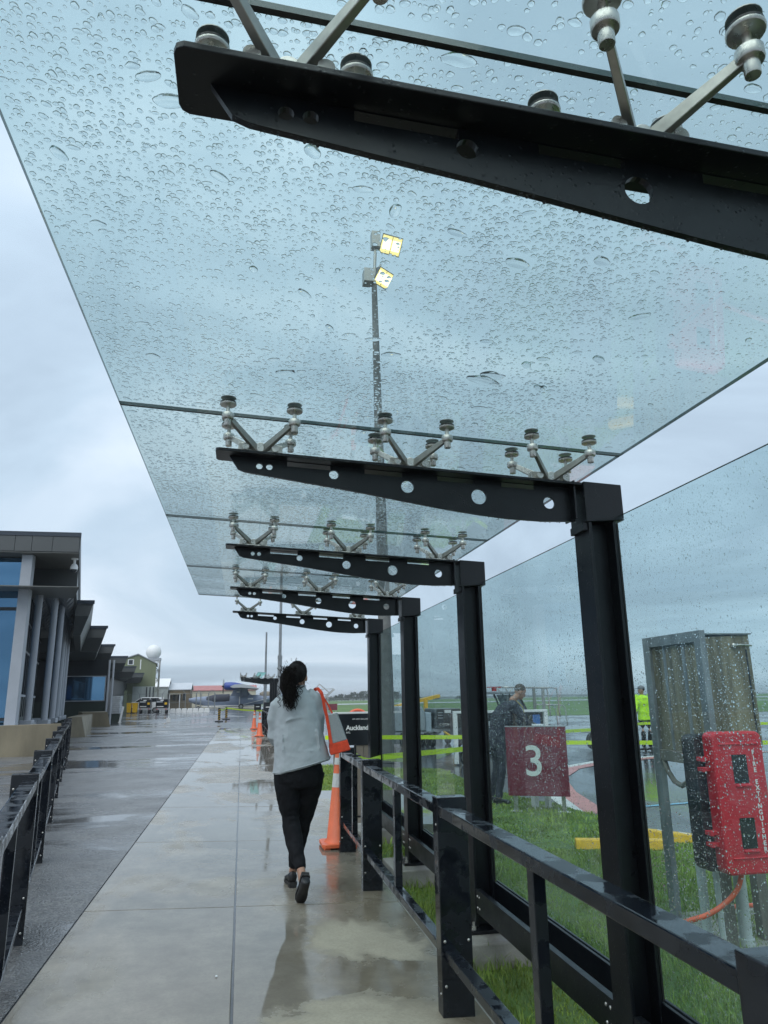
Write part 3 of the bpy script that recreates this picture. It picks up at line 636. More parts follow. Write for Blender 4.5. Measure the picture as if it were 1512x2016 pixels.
# ---- glass wall screens between the posts
scr = ['rain streaked glass screen in front of the red extinguisher box', 'glass screen in front of the maroon number 3 sign', 'glass screen in front of the dark baggage cart', 'narrow looking glass screen in front of the concrete light pole']
GX0, GX1 = 1.752, 1.764
for i in range(4):
    ya, yb = FY[i] + 0.02, FY[i + 1] - 0.02
    t = thing('glass_screen', scr[i], 'glass screen', (1.7, (ya + yb) / 2, 0.1), 'glass wall screens of the shelter')
    b = MB(); ztop = 2.325
    vs = [(x, y, z) for z in (0.20, ztop) for y in (ya, yb) for x in (GX0, GX1)]
    b.add(vs, [(0, 4, 6, 2), (1, 3, 7, 5)], 0); b.add(vs, [(0, 1, 5, 4), (2, 6, 7, 3), (0, 2, 3, 1), (4, 5, 7, 6)], 1)
    b.build('pane', [WALLGLASS, GLASSEDGE], t)
    ra, rb = FY[i] + 0.082, FY[i + 1] - 0.082
    b = MB().prism([(1.604, 0.078), (1.640, 0.078), (1.640, 0.086), (1.611, 0.086), (1.611, 0.216), (1.640, 0.216), (1.640, 0.224), (1.604, 0.224)], 'y', ra, rb)
    kr = b.build('kick_rail', BLACK, t, bevel=0.0015)
    for yy in (ra + 0.035, ra + 0.075, rb - 0.035, rb - 0.075):
        for zz in (0.115, 0.185): MB().ball((1.6035, yy, zz), (0.005, 0.0085, 0.0085), 10, 6).build('screw', STEEL, kr, smooth=True)
    MB().box(1.641, 1.735, ra, rb, 0.085, 0.15).box(1.735, GX0 - .001, FY[i] + .05, FY[i + 1] - .05, 0.10, 0.262).build('bottom_channel', BLACK, t, bevel=0.002)
    MB().box(GX1 + .001, 1.776, FY[i] + .05, FY[i + 1] - .05, 0.10, 0.262).build('outer_bead', BLACK, t)
    for yy in (FY[i] + 0.05, FY[i + 1] - 0.05): MB().box(1.743, GX0 - .001, yy - 0.032, yy + 0.032, 0.265, 2.29).build('side_gasket', RUBBER, t)
    cfg = [(0.0094, 0.85, 0.00135), (0.0100, 0.8, 0.0014), (0.013, 0.6, 0.0015), (0.018, 0.5, 0.0016)][i]
    U, W, r, asp = drop_field(ya + .01, yb - .01, 0.27, ztop - .01, cfg[0], cfg[1], cfg[2], 0, 0.004)
    n = len(U); P = np.stack([np.full(n, GX1 + 0.0003), U, W], 1); SC = np.stack([r * asp, r, r], 1)
    ROT = np.stack([np.zeros(n), np.full(n, math.pi / 2), np.zeros(n)], 1)
    drops_obj(P, SC, ROT, t, 'fine rain drops clinging to the outside of the glass')

# ------------------------------------------------------------------ handrails
def rail_post(b, x, y, z0, zt, ang=0.0):
    M = Matrix.Translation((x, y, 0)) @ Matrix.Rotation(ang, 4, 'Z')
    b.box(-0.082, 0.082, -0.048, 0.048, z0, zt, M=M); return M
def handrail(name, label, line, z0f, ztop, parts, ang=0.0, side=1, balusters=True):
    t = thing(name, label, 'handrail', (line[0][0], line[0][1], 0.0))
    for k, (x, y) in enumerate(line):
        b = MB(); M = rail_post(b, x, y, z0f(x) - 0.01, ztop + 0.035, ang); p = b.build('post', BLACKRAIL, t, bevel=0.004)
        for sx in (-0.062, 0.062):
            for zz in (ztop - 0.055, 0.30, 0.10):
                for sy in (-0.049,): MB().ball(M @ Vector((sx, sy, zz)), (0.0075, 0.004, 0.0075), 10, 6, M=Matrix.Rotation(ang, 3, 'Z')).build('screw', STEEL, p, smooth=True)
        for zz in (0.06, ztop - 0.1): MB().ball(M @ Vector((-0.083 * side, -0.02, zz)), (0.004, 0.0075, 0.0075), 8, 6).build('screw', STEEL, p, smooth=True)
    for (x0, y0), (x1, y1) in zip(line[:-1], line[1:]):
        d = Vector((x1 - x0, y1 - y0, 0)).normalized(); s = Vector((d.y, -d.x, 0)); a = Vector((x0, y0, 0)) + d * 0.05 ; c = Vector((x1, y1, 0)) - d * 0.05
        off = s * (-0.032 * side)
        zz = ztop - 0.028
        MB().bar(a + off + Vector((0, 0, zz)), c + off + Vector((0, 0, zz)), 0.092, 0.052).build('top_rail', BLACKRAIL, t, bevel=0.005)
        MB().bar(a + off + Vector((0, 0, 0.24)), c + off + Vector((0, 0, 0.24)), 0.062, 0.045).build('lower_rail', BLACKRAIL, t, bevel=0.004)
        if balusters:
            m = (a + c) / 2 + off; M = Matrix.Translation(m) @ Matrix.Rotation(ang, 4, 'Z')
            MB().box(-0.024, 0.024, -0.03, 0.03, 0.263, ztop - 0.054, M=M).build('baluster', BLACKRAIL, t, bevel=0.003)
    return t
handrail('handrail', 'wet black metal handrail along the right edge of the concrete walkway', [(1.105, 1.47), (1.105, 3.975), (1.105, 6.44), (1.12, 8.0)], lambda x: walk_z(x), 0.945, None)
handrail('handrail', 'black handrail slanting away from the viewer along the left asphalt ramp', [(-1.385 - 0.2 * k * 2.5, 5.40 + 2.5 * k + (0.1 if k > 4 else 0)) for k in range(-1, 8)], lambda x: 0.03, 1.01, None, ang=rad(11.3), side=-1)
handrail('handrail', 'distant black handrail beside the far orange cones', [(1.12, 27.0 + 2.4 * k) for k in range(6)], lambda x: walk_z(x), 0.945, None)

# ------------------------------------------------------------------ traffic cones
CONEW = mat('cone_white_band', (0.66, 0.66, 0.64), 0.35, nscale=20, namt=0.15)
def cone(label, x, y, z, h=0.98):
    t = thing('traffic_cone', label, 'traffic cone', (x, y, z), 'orange traffic cones along the walkway')
    b = MB().lathe((x, y, z), [(0.155, 0.052), (0.145, 0.07), (0.125, 0.085), (0.028, h), (0.02, h + .004)], 28)
    b.build('cone_body', ORANGE, t, smooth=True, sharp=50)
    rr = lambda q: 0.125 - (0.097) * (q - 0.085) / (h - 0.085) + 0.0015
    for a, c in ((0.60, 0.74), (0.83, 0.90)):
        MB().lathe((x, y, z), [(rr(a * h), a * h), (rr(c * h), c * h)], 28).build('reflective_band', CONEW, t, smooth=True, sharp=50)
    b = MB().prism([(x + sx, y + sy) for sx, sy in [(-.19, -.16), (-.16, -.19), (.16, -.19), (.19, -.16), (.19, .16), (.16, .19), (-.16, .19), (-.19, .16)]], 'z', z + 0.018, z + 0.056)
    for sx in (-.14, .14):
        for sy in (-.14, .14): b.box(x + sx - .035, x + sx + .035, y + sy - .035, y + sy + .035, z, z + 0.019)
    b.build('cone_base', ORANGE, t, bevel=0.006)
cone('orange traffic cone against the handrail post, just right of the walking woman', 1.06, 8.26, -0.037, 1.0)
cone('farther of the two orange traffic cones by the distant shelter', 0.67, 39.5, -0.024, 0.93)
cone('nearer of the two orange traffic cones by the distant shelter', 0.77, 31.7, -0.027, 0.93)

# ------------------------------------------------------------------ gate sign with airline name
t = thing('gate_sign', 'black gate sign reading Auckland on a pedestal beyond the handrail', 'gate sign', (1.55, 10.3, -0.05), 'black gate signs')
MB().box(1.23, 1.79, 10.26, 10.36, 0.86, 1.275).build('sign_board', SIGNBLACK, t, bevel=0.004)
MB().box(1.225, 1.795, 10.255, 10.365, 1.276, 1.30).build('top_cap', WHITE, t, bevel=0.003)
PED = mat('brown_grey_metal', (0.20, 0.17, 0.14), 0.4, nscale=4, namt=0.2)
for xa, xb in ((1.255, 1.315), (1.56, 1.665), (1.672, 1.765)): MB().box(xa, xb, 10.275, 10.345, -0.06, 0.858).build('leg', PED, t, bevel=0.003)
MB().box(1.53, 1.80, 10.24, 10.38, -0.07, -0.04).build('foot_plate', BLACK, t)
text('Auckland', 0.088, (1.42, 10.257, 1.063), (rad(90), 0, 0), LETTER, t, bold=0.0022, spacing=0.95)
text('AKL', 0.035, (1.42, 10.257, 1.018), (rad(90), 0, 0), LETTER, t)
text('AIR NEW ZEALAND', 0.026, (1.505, 10.257, 1.197), (rad(90), 0, 0), LETTER, t, spacing=1.02)
sw = MB(); pts = []
for k in range(40):   # fern-frond spiral emblem
    a = 0.30 * k; r = 0.0045 + 0.00042 * k; pts.append((1.752 + r * math.cos(a), 10.256, 1.207 + r * math.sin(a)))
sw.tube(pts, 0.0021, 6).build('emblem', LETTER, t)
sw = MB(); sw.tube([(1.752 + 0.008 * math.cos(a), 10.256, 0.893 + 0.008 * math.sin(a)) for a in [0.4 * k for k in range(16)]], 0.002, 6, closed=True).build('emblem', LETTER, t)
for i, (x0, x1, y, z0, z1, lb) in enumerate(((1.05, 1.5, 36.4, 0.84, 1.32, 'black gate sign board beside the post of the distant shelter'), (0.72, 1.12, 44.0, 0.86, 1.2, 'small black gate sign board behind the distant orange cones'))):
    t = thing('gate_sign', lb, 'gate sign', ((x0 + x1) / 2, y, 0), 'black gate signs')
    MB().box(x0, x1, y, y + 0.1, z0, z1).build('sign_board', SIGNBLACK, t)
    MB().box(x0 + 0.05, x0 + 0.12, y + 0.02, y + 0.08, -0.05, z0).box(x1 - 0.12, x1 - 0.05, y + 0.02, y + 0.08, -0.05, z0).build('leg', PED, t)
    MB().box(x0 + 0.1, x1 - 0.1, y - 0.004, y, (z0 + z1) / 2, (z0 + z1) / 2 + 0.04).build('lettering', LETTER, t)

# ------------------------------------------------------------------ distant shelter (same kit, farther down the walkway)
Y40 = 38.0
for k, lb in enumerate(('distant cantilever frame under the small glass canopy by the blue aircraft, nearest of its row', 'second distant frame of the small canopy near the aircraft', 'third distant frame of the small canopy near the aircraft, partly hidden', 'last distant frame of the small canopy near the aircraft, mostly hidden')):
    t = copy_tree(fr1); t.location = Vector((1.67, Y40 + S * k, 0)); t['label'] = lb
for k in range(4):
    ya = Y40 - S + S * k + .007; yb = ya + S - .014; TT = .02
    t = thing('roof_pane', ['front glass pane of the small distant canopy above the blue aircraft', 'second glass pane of the small distant canopy above the blue aircraft', 'third glass pane of the small distant canopy above the blue aircraft', 'rearmost glass pane of the small distant canopy above the blue aircraft'][k], 'glass roof pane', (0.6, ya, roof_z(0.6)), 'glass panes of the shelter roof')
    lo = [(x0, ya, roof_z(x0)), (x1, ya, roof_z(x1)), (x1, yb, roof_z(x1)), (x0, yb, roof_z(x0))]; hi = [(x, y, z + TT) for x, y, z in lo]
    b = MB().add(lo + hi, [(0, 3, 2, 1), (4, 5, 6, 7)], 0); b.add(lo + hi, [(0, 1, 5, 4), (1, 2, 6, 5), (2, 3, 7, 6), (3, 0, 4, 7)], 1); b.build('pane', [OLDGLASS, FAREDGE], t)

#@@PART2@@
# ------------------------------------------------------------------ people
HAIR = mat('dark_brown_hair', (0.008, 0.0055, 0.005), 0.75, nscale=60, namt=0.4, spec=0.2)
SKIN = mat('skin', (0.36, 0.20, 0.135), 0.5, nscale=12, namt=0.12)
JACKET = mat('light_grey_jacket', (0.40, 0.435, 0.455), 0.95, nscale=9, namt=0.09, bump=0.8, bscale=11, spec=0.2)
BLACKCLOTH = mat('black_trousers', (0.006, 0.0065, 0.0085), 0.85, nscale=8, namt=0.4, bump=0.9, bscale=26, spec=0.25)
LEATHER = mat('black_leather', (0.014, 0.014, 0.015), 0.38, nscale=12, namt=0.3)
SOLE = mat('shoe_sole', (0.022, 0.021, 0.020), 0.6, nscale=20, namt=0.3)
SUIT = mat('navy_suit', (0.018, 0.022, 0.036), 0.85, nscale=6, namt=0.3, bump=0.5, bscale=12)
HIVIS = mat('hi_vis_lime', (0.50, 0.86, 0.02), 0.7, nscale=8, namt=0.15, bump=0.4, bscale=14)
EYEW = mat('eye_white', (0.7, 0.68, 0.65), 0.2); LIP = mat('lips', (0.30, 0.10, 0.085), 0.45)
def V3(*a): return Vector(a)
def hand(b, wrist, dirv, side, palm=V3(0, 0, -1)):
    d = Vector(dirv).normalized(); s = d.cross(palm).normalized() * side; n = palm.normalized()
    w = Vector(wrist); pc = w + d * 0.055
    b.tube([w, w + d * 0.03, pc, w + d * 0.09], [0.026, 0.03, 0.034, 0.03], 10)
    for k, (o, ln) in enumerate(((-0.026, 0.055), (-0.009, 0.068), (0.009, 0.074), (0.026, 0.066))):
        p = w + d * 0.085 + s * o; p1 = p + d * ln * 0.5 + n * 0.006; p2 = p1 + d * ln * 0.35 + n * 0.018; p3 = p2 + d * ln * 0.2 + n * 0.018
        b.tube([p, p1, p2, p3], [0.0095, 0.009, 0.008, 0.006], 8)
    p = w + d * 0.03 + s * 0.028
    b.tube([p, p + s * 0.024 + d * 0.022 + n * 0.006, p + s * 0.03 + d * 0.052 + n * 0.014], [0.012, 0.0105, 0.008], 8)
def head_geo(b, c, f, u=V3(0, 0, 1), k=1.0):
    f = Vector(f).normalized(); r = f.cross(u).normalized(); u2 = r.cross(f)
    M = Matrix((r, f, u2)).transposed()
    P = lambda x, y, z: Vector(c) + M @ (Vector((x, y, z)) * k)
    b.ball(P(0, -0.006, 0.02), (0.077 * k, 0.097 * k, 0.098 * k), 20, 14, M=M)
    b.ball(P(0, 0.022, -0.045), (0.060 * k, 0.068 * k, 0.075 * k), 18, 12, M=M)
    b.ball(P(0, 0.062, -0.095), (0.026 * k, 0.024 * k, 0.022 * k), 12, 8, M=M)
    b.tube([P(0, 0.088, 0.012), P(0, 0.102, -0.018), P(0, 0.112, -0.036), P(0, 0.092, -0.046)], [0.010 * k, 0.012 * k, 0.016 * k, 0.010 * k], 8)
    for sx in (-1, 1): b.ball(P(sx * 0.079, -0.006, -0.02), (0.011 * k, 0.02 * k, 0.033 * k), 10, 8, M=M)
    return P, M
def face(P, M, parent, k=1.0):
    for sx in (-1, 1): MB().ball(P(sx * 0.031, 0.081, 0.006), 0.0125 * k, 10, 8).build('eye', EYEW, parent, smooth=True)
    MB().ball(P(0, 0.086, -0.07), (0.024 * k, 0.009 * k, 0.006 * k), 12, 6, M=M).build('mouth', LIP, parent, smooth=True)
def shoe(heel, toe, w, parent, lift=0.0, upv=V3(0, 0, 1)):
    h, t_ = Vector(heel), Vector(toe); d = (t_ - h).normalized(); s = d.cross(upv).normalized(); u = s.cross(d).normalized(); Ln = (t_ - h).length
    b = MB(); rings = [(0.0, .030, .085), (0.08, .036, .088), (0.25, .036, .085), (0.45, .036, .062), (0.7, .045, .046), (0.9, .040, .036), (1.0, .022, .022)]
    n = 14; vs = []
    for q, a, hh in rings:
        c = h + d * Ln * q
        for k in range(n):
            an = 2 * math.pi * k / n; y = math.sin(an); vs.append(c + s * a * w * math.cos(an) + u * (0.016 + hh * (0.5 + 0.5 * y) * (1 if y > -0.6 else 0.6)))
    fs = [(i * n + k, i * n + (k + 1) % n, (i + 1) * n + (k + 1) % n, (i + 1) * n + k) for i in range(len(rings) - 1) for k in range(n)] + [tuple(range(n))[::-1], tuple(range((len(rings) - 1) * n, len(rings) * n))]
    b.add(vs, fs); o = b.build('shoe', LEATHER, parent, smooth=True, subsurf=1)
    b = MB(); vs = []; prof = [(0, .026), (.06, .034), (.25, .036), (.4, .033), (.7, .046), (.9, .040), (1.0, .022)]
    for up_ in (0.0, 0.022):
        for q, a in prof: vs += [h + d * Ln * q + s * a * w + u * up_, h + d * Ln * q - s * a * w + u * up_]
    m = len(prof); fs = []
    for i in range(m - 1):
        A = 2 * i; B = 2 * m + 2 * i
        fs += [(A, A + 1, A + 3, A + 2), (B, B + 2, B + 3, B + 1), (A, A + 2, B + 2, B), (A + 1, B + 1, B + 3, A + 3)]
    fs += [(0, 2 * m, 2 * m + 1, 1), (2 * m - 2, 2 * m - 1, 4 * m - 1, 4 * m - 2)]
    b.add(vs, fs)
    for q in (0.05, 0.6): pass
    b.add(*heel_block(h, d, s, u, w)); b.build('sole', SOLE, o)
def heel_block(h, d, s, u, w):
    c = [h + d * a + s * b_ * w - u * z for z in (0.02, 0.0) for a, b_ in ((0.002, -.028), (0.06, -.032), (0.06, .032), (0.002, .028))]
    return c, [(3, 2, 1, 0), (4, 5, 6, 7), (0, 1, 5, 4), (1, 2, 6, 5), (2, 3, 7, 6), (3, 0, 4, 7)]

# ---- the walking woman, seen from behind
W = thing('person', 'woman walking away in a light grey jacket and black trousers, dark curly ponytail', 'person', (0.49, 6.35, -0.017))
b = MB()
b.loft([((.475, 6.40, .84), .17, .12), ((.475, 6.40, 1.0), .165, .115), ((.465, 6.40, 1.15), .14, .10), ((.46, 6.40, 1.32), .16, .11), ((.455, 6.40, 1.45), .165, .10), ((.46, 6.40, 1.52), .10, .075)])
b.limb([(.46, 6.40, 1.50), (.465, 6.41, 1.56), (.47, 6.42, 1.64)], [.06, .052, .05])
P, M = head_geo(b, (.470, 6.425, 1.685), (.38, 1, -.05))
LL = [(.395, 6.40, .90), (.415, 6.405, .62), (.432, 6.395, .50), (.452, 6.33, .38), (.478, 6.24, .27), (.499, 6.155, .19), (.505, 6.10, .12)]; RL = [(.585, 6.41, .90), (.552, 6.49, .62), (.535, 6.525, .51), (.508, 6.56, .36), (.482, 6.59, .22), (.466, 6.62, .10), (.46, 6.63, .06)]
b.limb(LL, [.085, .06, .05, .046, .038, .034, .03]); b.limb(RL, [.085, .06, .05, .046, .036, .033, .03])
LA = [(.315, 6.40, 1.47), (.27, 6.43, 1.21), (.36, 6.64, 1.14)]; RA = [(.60, 6.40, 1.50), (.635, 6.45, 1.23), (.56, 6.66, 1.16)]
for A in (LA, RA): b.limb(A, [.045, .038, .026])
hand(b, LA[2], V3(.8, .6, .1), 1); hand(b, RA[2], V3(-.8, .6, .1), -1)
body = b.build('body', SKIN, W, remesh=0.009)
face(P, M, body)
b = MB()   # jacket: flared, hem lifted on the right by the bag
b.loft([((.512, 6.40, .940), .232, .165, .23), ((.512, 6.40, .948), .238, .17, .23), ((.505, 6.40, 1.02), .228, .165, .18), ((.490, 6.40, 1.14), .213, .155, .10), ((.472, 6.40, 1.27), .200, .148, .05),
        ((.462, 6.40, 1.38), .190, .142, .03), ((.456, 6.40, 1.46), .178, .128, .06), ((.455, 6.40, 1.515), .135, .105, .10), ((.462, 6.405, 1.555), .088, .082, .08), ((.468, 6.41, 1.578), .068, .070, .05), ((.470, 6.412, 1.598), .064, .066, .05)], 28)
b.limb([(.36, 6.40, 1.475), (.305, 6.405, 1.43), (.278, 6.415, 1.32), (.272, 6.43, 1.20), (.30, 6.51, 1.15), (.345, 6.61, 1.14)], [.078, .078, .068, .060, .054, .044])
b.limb([(.55, 6.40, 1.51), (.612, 6.405, 1.487), (.640, 6.42, 1.35), (.645, 6.45, 1.23), (.61, 6.55, 1.18), (.57, 6.64, 1.16)], [.078, .076, .068, .060, .054, .044])
# cloth folds: shallow ridges across back and sleeves
for pts, r in (([(.33, 6.26, 1.30), (.40, 6.252, 1.33), (.50, 6.252, 1.345)], [.003, .007, .003]), ([(.60, 6.258, 1.36), (.63, 6.265, 1.22), (.655, 6.26, 1.08)], [.003, .009, .004]),
               ([(.40, 6.252, 1.12), (.48, 6.243, 1.07), (.60, 6.238, 1.08)], [.002, .006, .002]), ([(.335, 6.27, 1.22), (.345, 6.25, 1.10), (.33, 6.243, .98)], [.003, .008, .003])):
    b.tube(pts, r, 8)
jk = b.build('jacket', JACKET, W, remesh=0.009, disp=(0.020, 0.13))
# hem and collar seams
b = MB(); b.tube([(.512 + .240 * math.cos(a), 6.40 + .172 * math.sin(a), .958 + .23 * .24 * math.cos(a)) for a in [2 * math.pi * k / 40 for k in range(40)]], 0.0045, 6, closed=True)
b.build('hem', JACKET, jk, smooth=True)
b = MB(); b.tube([(.470 + .066 * math.cos(a), 6.412 + .068 * math.sin(a), 1.598 + .003 * math.cos(a)) for a in [2 * math.pi * k / 30 for k in range(30)]], 0.007, 6, closed=True); b.build('collar', JACKET, jk, smooth=True)
b = MB()
b.loft([((.485, 6.40, 1.02), .175, .13), ((.488, 6.40, .93), .198, .148), ((.490, 6.40, .84), .200, .15), ((.490, 6.40, .78), .175, .13)], 24)
b.limb([(.395, 6.40, .90), (.402, 6.40, .76), (.415, 6.405, .62), (.432, 6.395, .50), (.452, 6.33, .38), (.478, 6.24, .27), (.497, 6.165, .205)], [.118, .110, .088, .076, .070, .056, .043])
b.limb([(.585, 6.41, .90), (.572, 6.44, .76), (.552, 6.49, .62), (.535, 6.525, .51), (.508, 6.56, .36), (.482, 6.59, .22), (.468, 6.61, .13)], [.122, .114, .092, .076, .070, .056, .044])
for z, x0 in ((.56, .36), (.535, .355), (.50, .365), (.60, .35), (.47, .375)):
    b.tube([(x0, 6.38, z), (x0 + .05, 6.325, z - .012), (x0 + .12, 6.33, z - .004)], [.003, .009, .003], 6)
b.build('trousers', BLACKCLOTH, W, remesh=0.009, disp=(0.014, 0.07))
shoe((.522, 6.035, .20), (.487, 6.135, -.010), 1.05, W, upv=V3(0.1, -1, .3))
shoe((.465, 6.55, .006), (.440, 6.79, -.008), 1.05, W)
# hair: cap plus a mass of curls tied at the back
hb = MB(); hb.ball((.462, 6.405, 1.715), (.088, .105, .098), 22, 14); hb.ball((.435, 6.33, 1.70), (.085, .07, .085), 18, 12)
for (x, z, rx, rz) in ((.385, 1.66, .08, .075), (.375, 1.60, .072, .075), (.385, 1.545, .058, .06), (.39, 1.505, .04, .045)): hb.ball((x, 6.265, z), (rx, .06, rz), 16, 12)
hair = hb.build('hair', HAIR, W, remesh=0.012)
cb_ = MB()
for k in range(700):
    top = k < 300
    if top:
        a = random.uniform(0, 2 * math.pi); q = random.uniform(0.05, 1.0)
        n_ = Vector((math.cos(a) * math.sin(q * 1.5), math.sin(a) * math.sin(q * 1.5), math.cos(q * 1.5)))
        p = Vector((.462 + n_.x * .088, 6.40 + n_.y * .104, 1.715 + n_.z * .098)); 
        if n_.y > 0.55 and n_.z < .45: continue
        if n_.x > .5 and n_.z < .25 and n_.y > -.2: continue
        tgt = Vector((.42, 6.29, 1.70)); step = (tgt - p) / 10 ; rr = .006
    else:
        x = random.gauss(.392, .036); z = random.uniform(1.54, 1.77); p = Vector((x, random.uniform(6.20, 6.29), z))
        ln = random.uniform(.07, .17); step = Vector((random.uniform(-.05, .05) + (.385 - x) * .5, random.uniform(-.01, .02), -ln)) / 14; rr = random.uniform(.006, .014)
    ph = random.uniform(0, 6.3); tw = random.uniform(.7, 1.25); pts = []
    m_ = 11 if top else 15
    for i in range(m_):
        g = min(1, i / 3)
        o = Vector((math.cos(ph + i * tw), math.sin(ph + i * tw) * .8, .35 * math.sin(ph * 2 + i * tw))) * rr * g
        pts.append(p + step * i + o + (Vector((0, 0, 0.012)) * math.sin(math.pi * i / m_) if top else Vector((0, 0, 0))))
    cb_.tube(pts, [.0030] * (m_ - 2) + [.002, .0008], 3)
for k in range(26):   # flyaway hairs
    a = random.uniform(0, 2 * math.pi); p = Vector((.43 + .1 * math.cos(a), 6.34, 1.69 + .12 * math.sin(a))); d = Vector((math.cos(a), random.uniform(-.6, .3), math.sin(a) * .8))
    cb_.tube([p, p + d * .02 + V3(0, 0, random.uniform(-.004, .01)), p + d * .034 + V3(random.uniform(-.01, .01), 0, random.uniform(-.015, .012))], [.0012, .001, .0005], 3)
o = cb_.build('curls', HAIR, hair, smooth=True); o['kind'] = 'stuff'
# ---- tote bag
t = thing('tote_bag', 'grey canvas tote bag with orange base and straps on the woman’s shoulder', 'tote bag', (.80, 6.35, 1.04))
bag = [(.738, 6.25, 1.036), (.905, 6.26, 1.075), (.925, 6.44, 1.08), (.75, 6.44, 1.04), (.705, 6.315, 1.352), (.795, 6.32, 1.374), (.81, 6.375, 1.374), (.715, 6.375, 1.352)]
def lerp3(a, c, q): return tuple(x + (y - x) * q for x, y in zip(a, c))
mid = [lerp3(bag[i], bag[i + 4], .27) for i in range(4)]
MB().hexa(mid + bag[4:]).build('bag_body', CANVAS, t, bevel=0.006)
cen = Vector((.82, 6.35, 1.1)); grow = lambda p: tuple(cen + (Vector(p) - cen) * 1.025)
MB().hexa([grow(p) for p in bag[:4]] + [grow(p) for p in mid]).build('bag_base', TRIM, t, bevel=0.01)
def strap(pts, w, m=TRIM, th=.004):
    b = MB()
    for a, c in zip(pts[:-1], pts[1:]): b.bar(Vector(a) - (Vector(c) - Vector(a)) * .03, Vector(c) + (Vector(c) - Vector(a)) * .03, w, th, upv=(0, -1, .15))
    return b
f0 = [(.640, 6.36, 1.572), (.666, 6.328, 1.540), (.681, 6.318, 1.48), (.692, 6.312, 1.41), (.708, 6.308, 1.352), (.724, 6.286, 1.25), (.738, 6.270, 1.155), (.746, 6.262, 1.12)]
strap(f0, .026).build('strap', TRIM, t)
strap([(.615, 6.44, 1.562), (.628, 6.40, 1.574), (.640, 6.36, 1.572)], .03).build('strap', TRIM, t)
strap([(.648, 6.42, 1.562), (.690, 6.45, 1.51), (.735, 6.435, 1.44), (.765, 6.39, 1.37)], .014).build('strap', TRIM, t)

# ---- man in a dark suit bending behind the number 3 sign
def figure(name, label, J, top, legs, hairm, skin=SKIN, cap=None, vox=0.014, facing=(1, .2, -.5)):
    z0 = min(J['aL'][2], J['aR'][2]) - .07
    t = thing(name, label, 'person', ((J['aL'][0] + J['aR'][0]) / 2, (J['aL'][1] + J['aR'][1]) / 2, z0))
    b = MB(); pe, ch, ne, hd = (Vector(J[k]) for k in ('pelvis', 'chest', 'neck', 'head'))
    b.loft([(pe, .15, .11), ((pe + ch) / 2, .135, .10), (ch, .165, .115), (ne - V3(0, 0, .06), .13, .09)])
    b.limb([ne - V3(0, 0, .06), ne, hd - V3(0, 0, .03)], [.06, .055, .055])
    P, M = head_geo(b, hd, facing, k=1.03)
    for s in 'LR':
        b.limb([J['h' + s], J['k' + s], J['a' + s]], [.08, .055, .04]); b.limb([J['s' + s], J['e' + s], J['w' + s]], [.05, .04, .028])
        hand(b, J['w' + s], Vector(J['w' + s]) - Vector(J['e' + s]), 1 if s == 'L' else -1)
    bo = b.build('body', skin, t, remesh=vox); face(P, M, bo)
    b = MB(); dn = pe - V3(0, 0, .14)
    b.loft([(dn, .20, .16), (pe, .195, .165), ((pe + ch) / 2, .19, .17), (ch, .215, .19), (ch * .4 + ne * .6, .19, .17), (ne, .08, .08)])
    for s in 'LR': b.limb([Vector(J['s' + s]) * .85 + ne * .15, J['s' + s], (Vector(J['s' + s]) + Vector(J['e' + s])) / 2, J['e' + s], J['w' + s]], [.085, .08, .07, .062, .048])
    b.build('jacket', top, t, remesh=vox, disp=(0.04, 0.13))
    b = MB(); b.loft([(pe, .165, .12), (dn, .17, .125), (dn - V3(0, 0, .06), .15, .11)])
    for s in 'LR': b.limb([J['h' + s], (Vector(J['h' + s]) + Vector(J['k' + s])) / 2, J['k' + s], Vector(J['a' + s]) + V3(0, 0, .02)], [.095, .088, .072, .058])
    b.build('trousers', legs, t, remesh=vox, disp=(0.03, 0.1))
    for s in 'LR':
        a = Vector(J['a' + s]); d = Vector(J['toe']); shoe(a - d * .09 + V3(0, 0, -.072), a + d * .2 + V3(0, 0, -.075), 1.15, t)
    hb = MB(); hb.ball(P(0, -.018, .035), (.083, .097, .093), 18, 12, M=M); hb.build('hair', hairm, t, smooth=True)
    if cap:
        b = MB(); b.ball(P(0, -.008, .05), (.088, .108, .085), 18, 12, M=M); b.bar(P(0, .06, .05), P(0, .19, .035), .14, .012); b.build('cap', cap, t, smooth=False)
    return t, P
J = dict(pelvis=(4.19, 11.95, .78), chest=(4.33, 11.93, 1.20), neck=(4.46, 11.93, 1.40), head=(4.62, 11.92, 1.545),
         hL=(4.18, 12.03, .76), kL=(4.18, 12.03, .32), aL=(4.07, 12.08, -.12), hR=(4.18, 11.87, .76), kR=(4.20, 11.84, .32), aR=(4.10, 11.80, -.12),
         sL=(4.42, 12.10, 1.32), eL=(4.56, 12.14, 1.04), wL=(4.76, 12.02, .96), sR=(4.42, 11.74, 1.32), eR=(4.60, 11.66, 1.05), wR=(4.80, 11.72, .97), toe=(1, .1, 0))
m3, P3 = figure('person', 'man in a dark suit bending over behind the maroon number 3 sign', J, SUIT, SUIT, mat('short_brown_hair', (0.05, 0.034, 0.024), 0.6), facing=(1, -.1, -.55))
strapb = MB(); strapb.tube([(4.50, 11.80, 1.40), (4.60, 11.80, 1.30), (4.64, 11.84, 1.20)], .006, 6).build('lanyard', mat('yellow_lanyard', (.6, .45, .03), .6), m3)
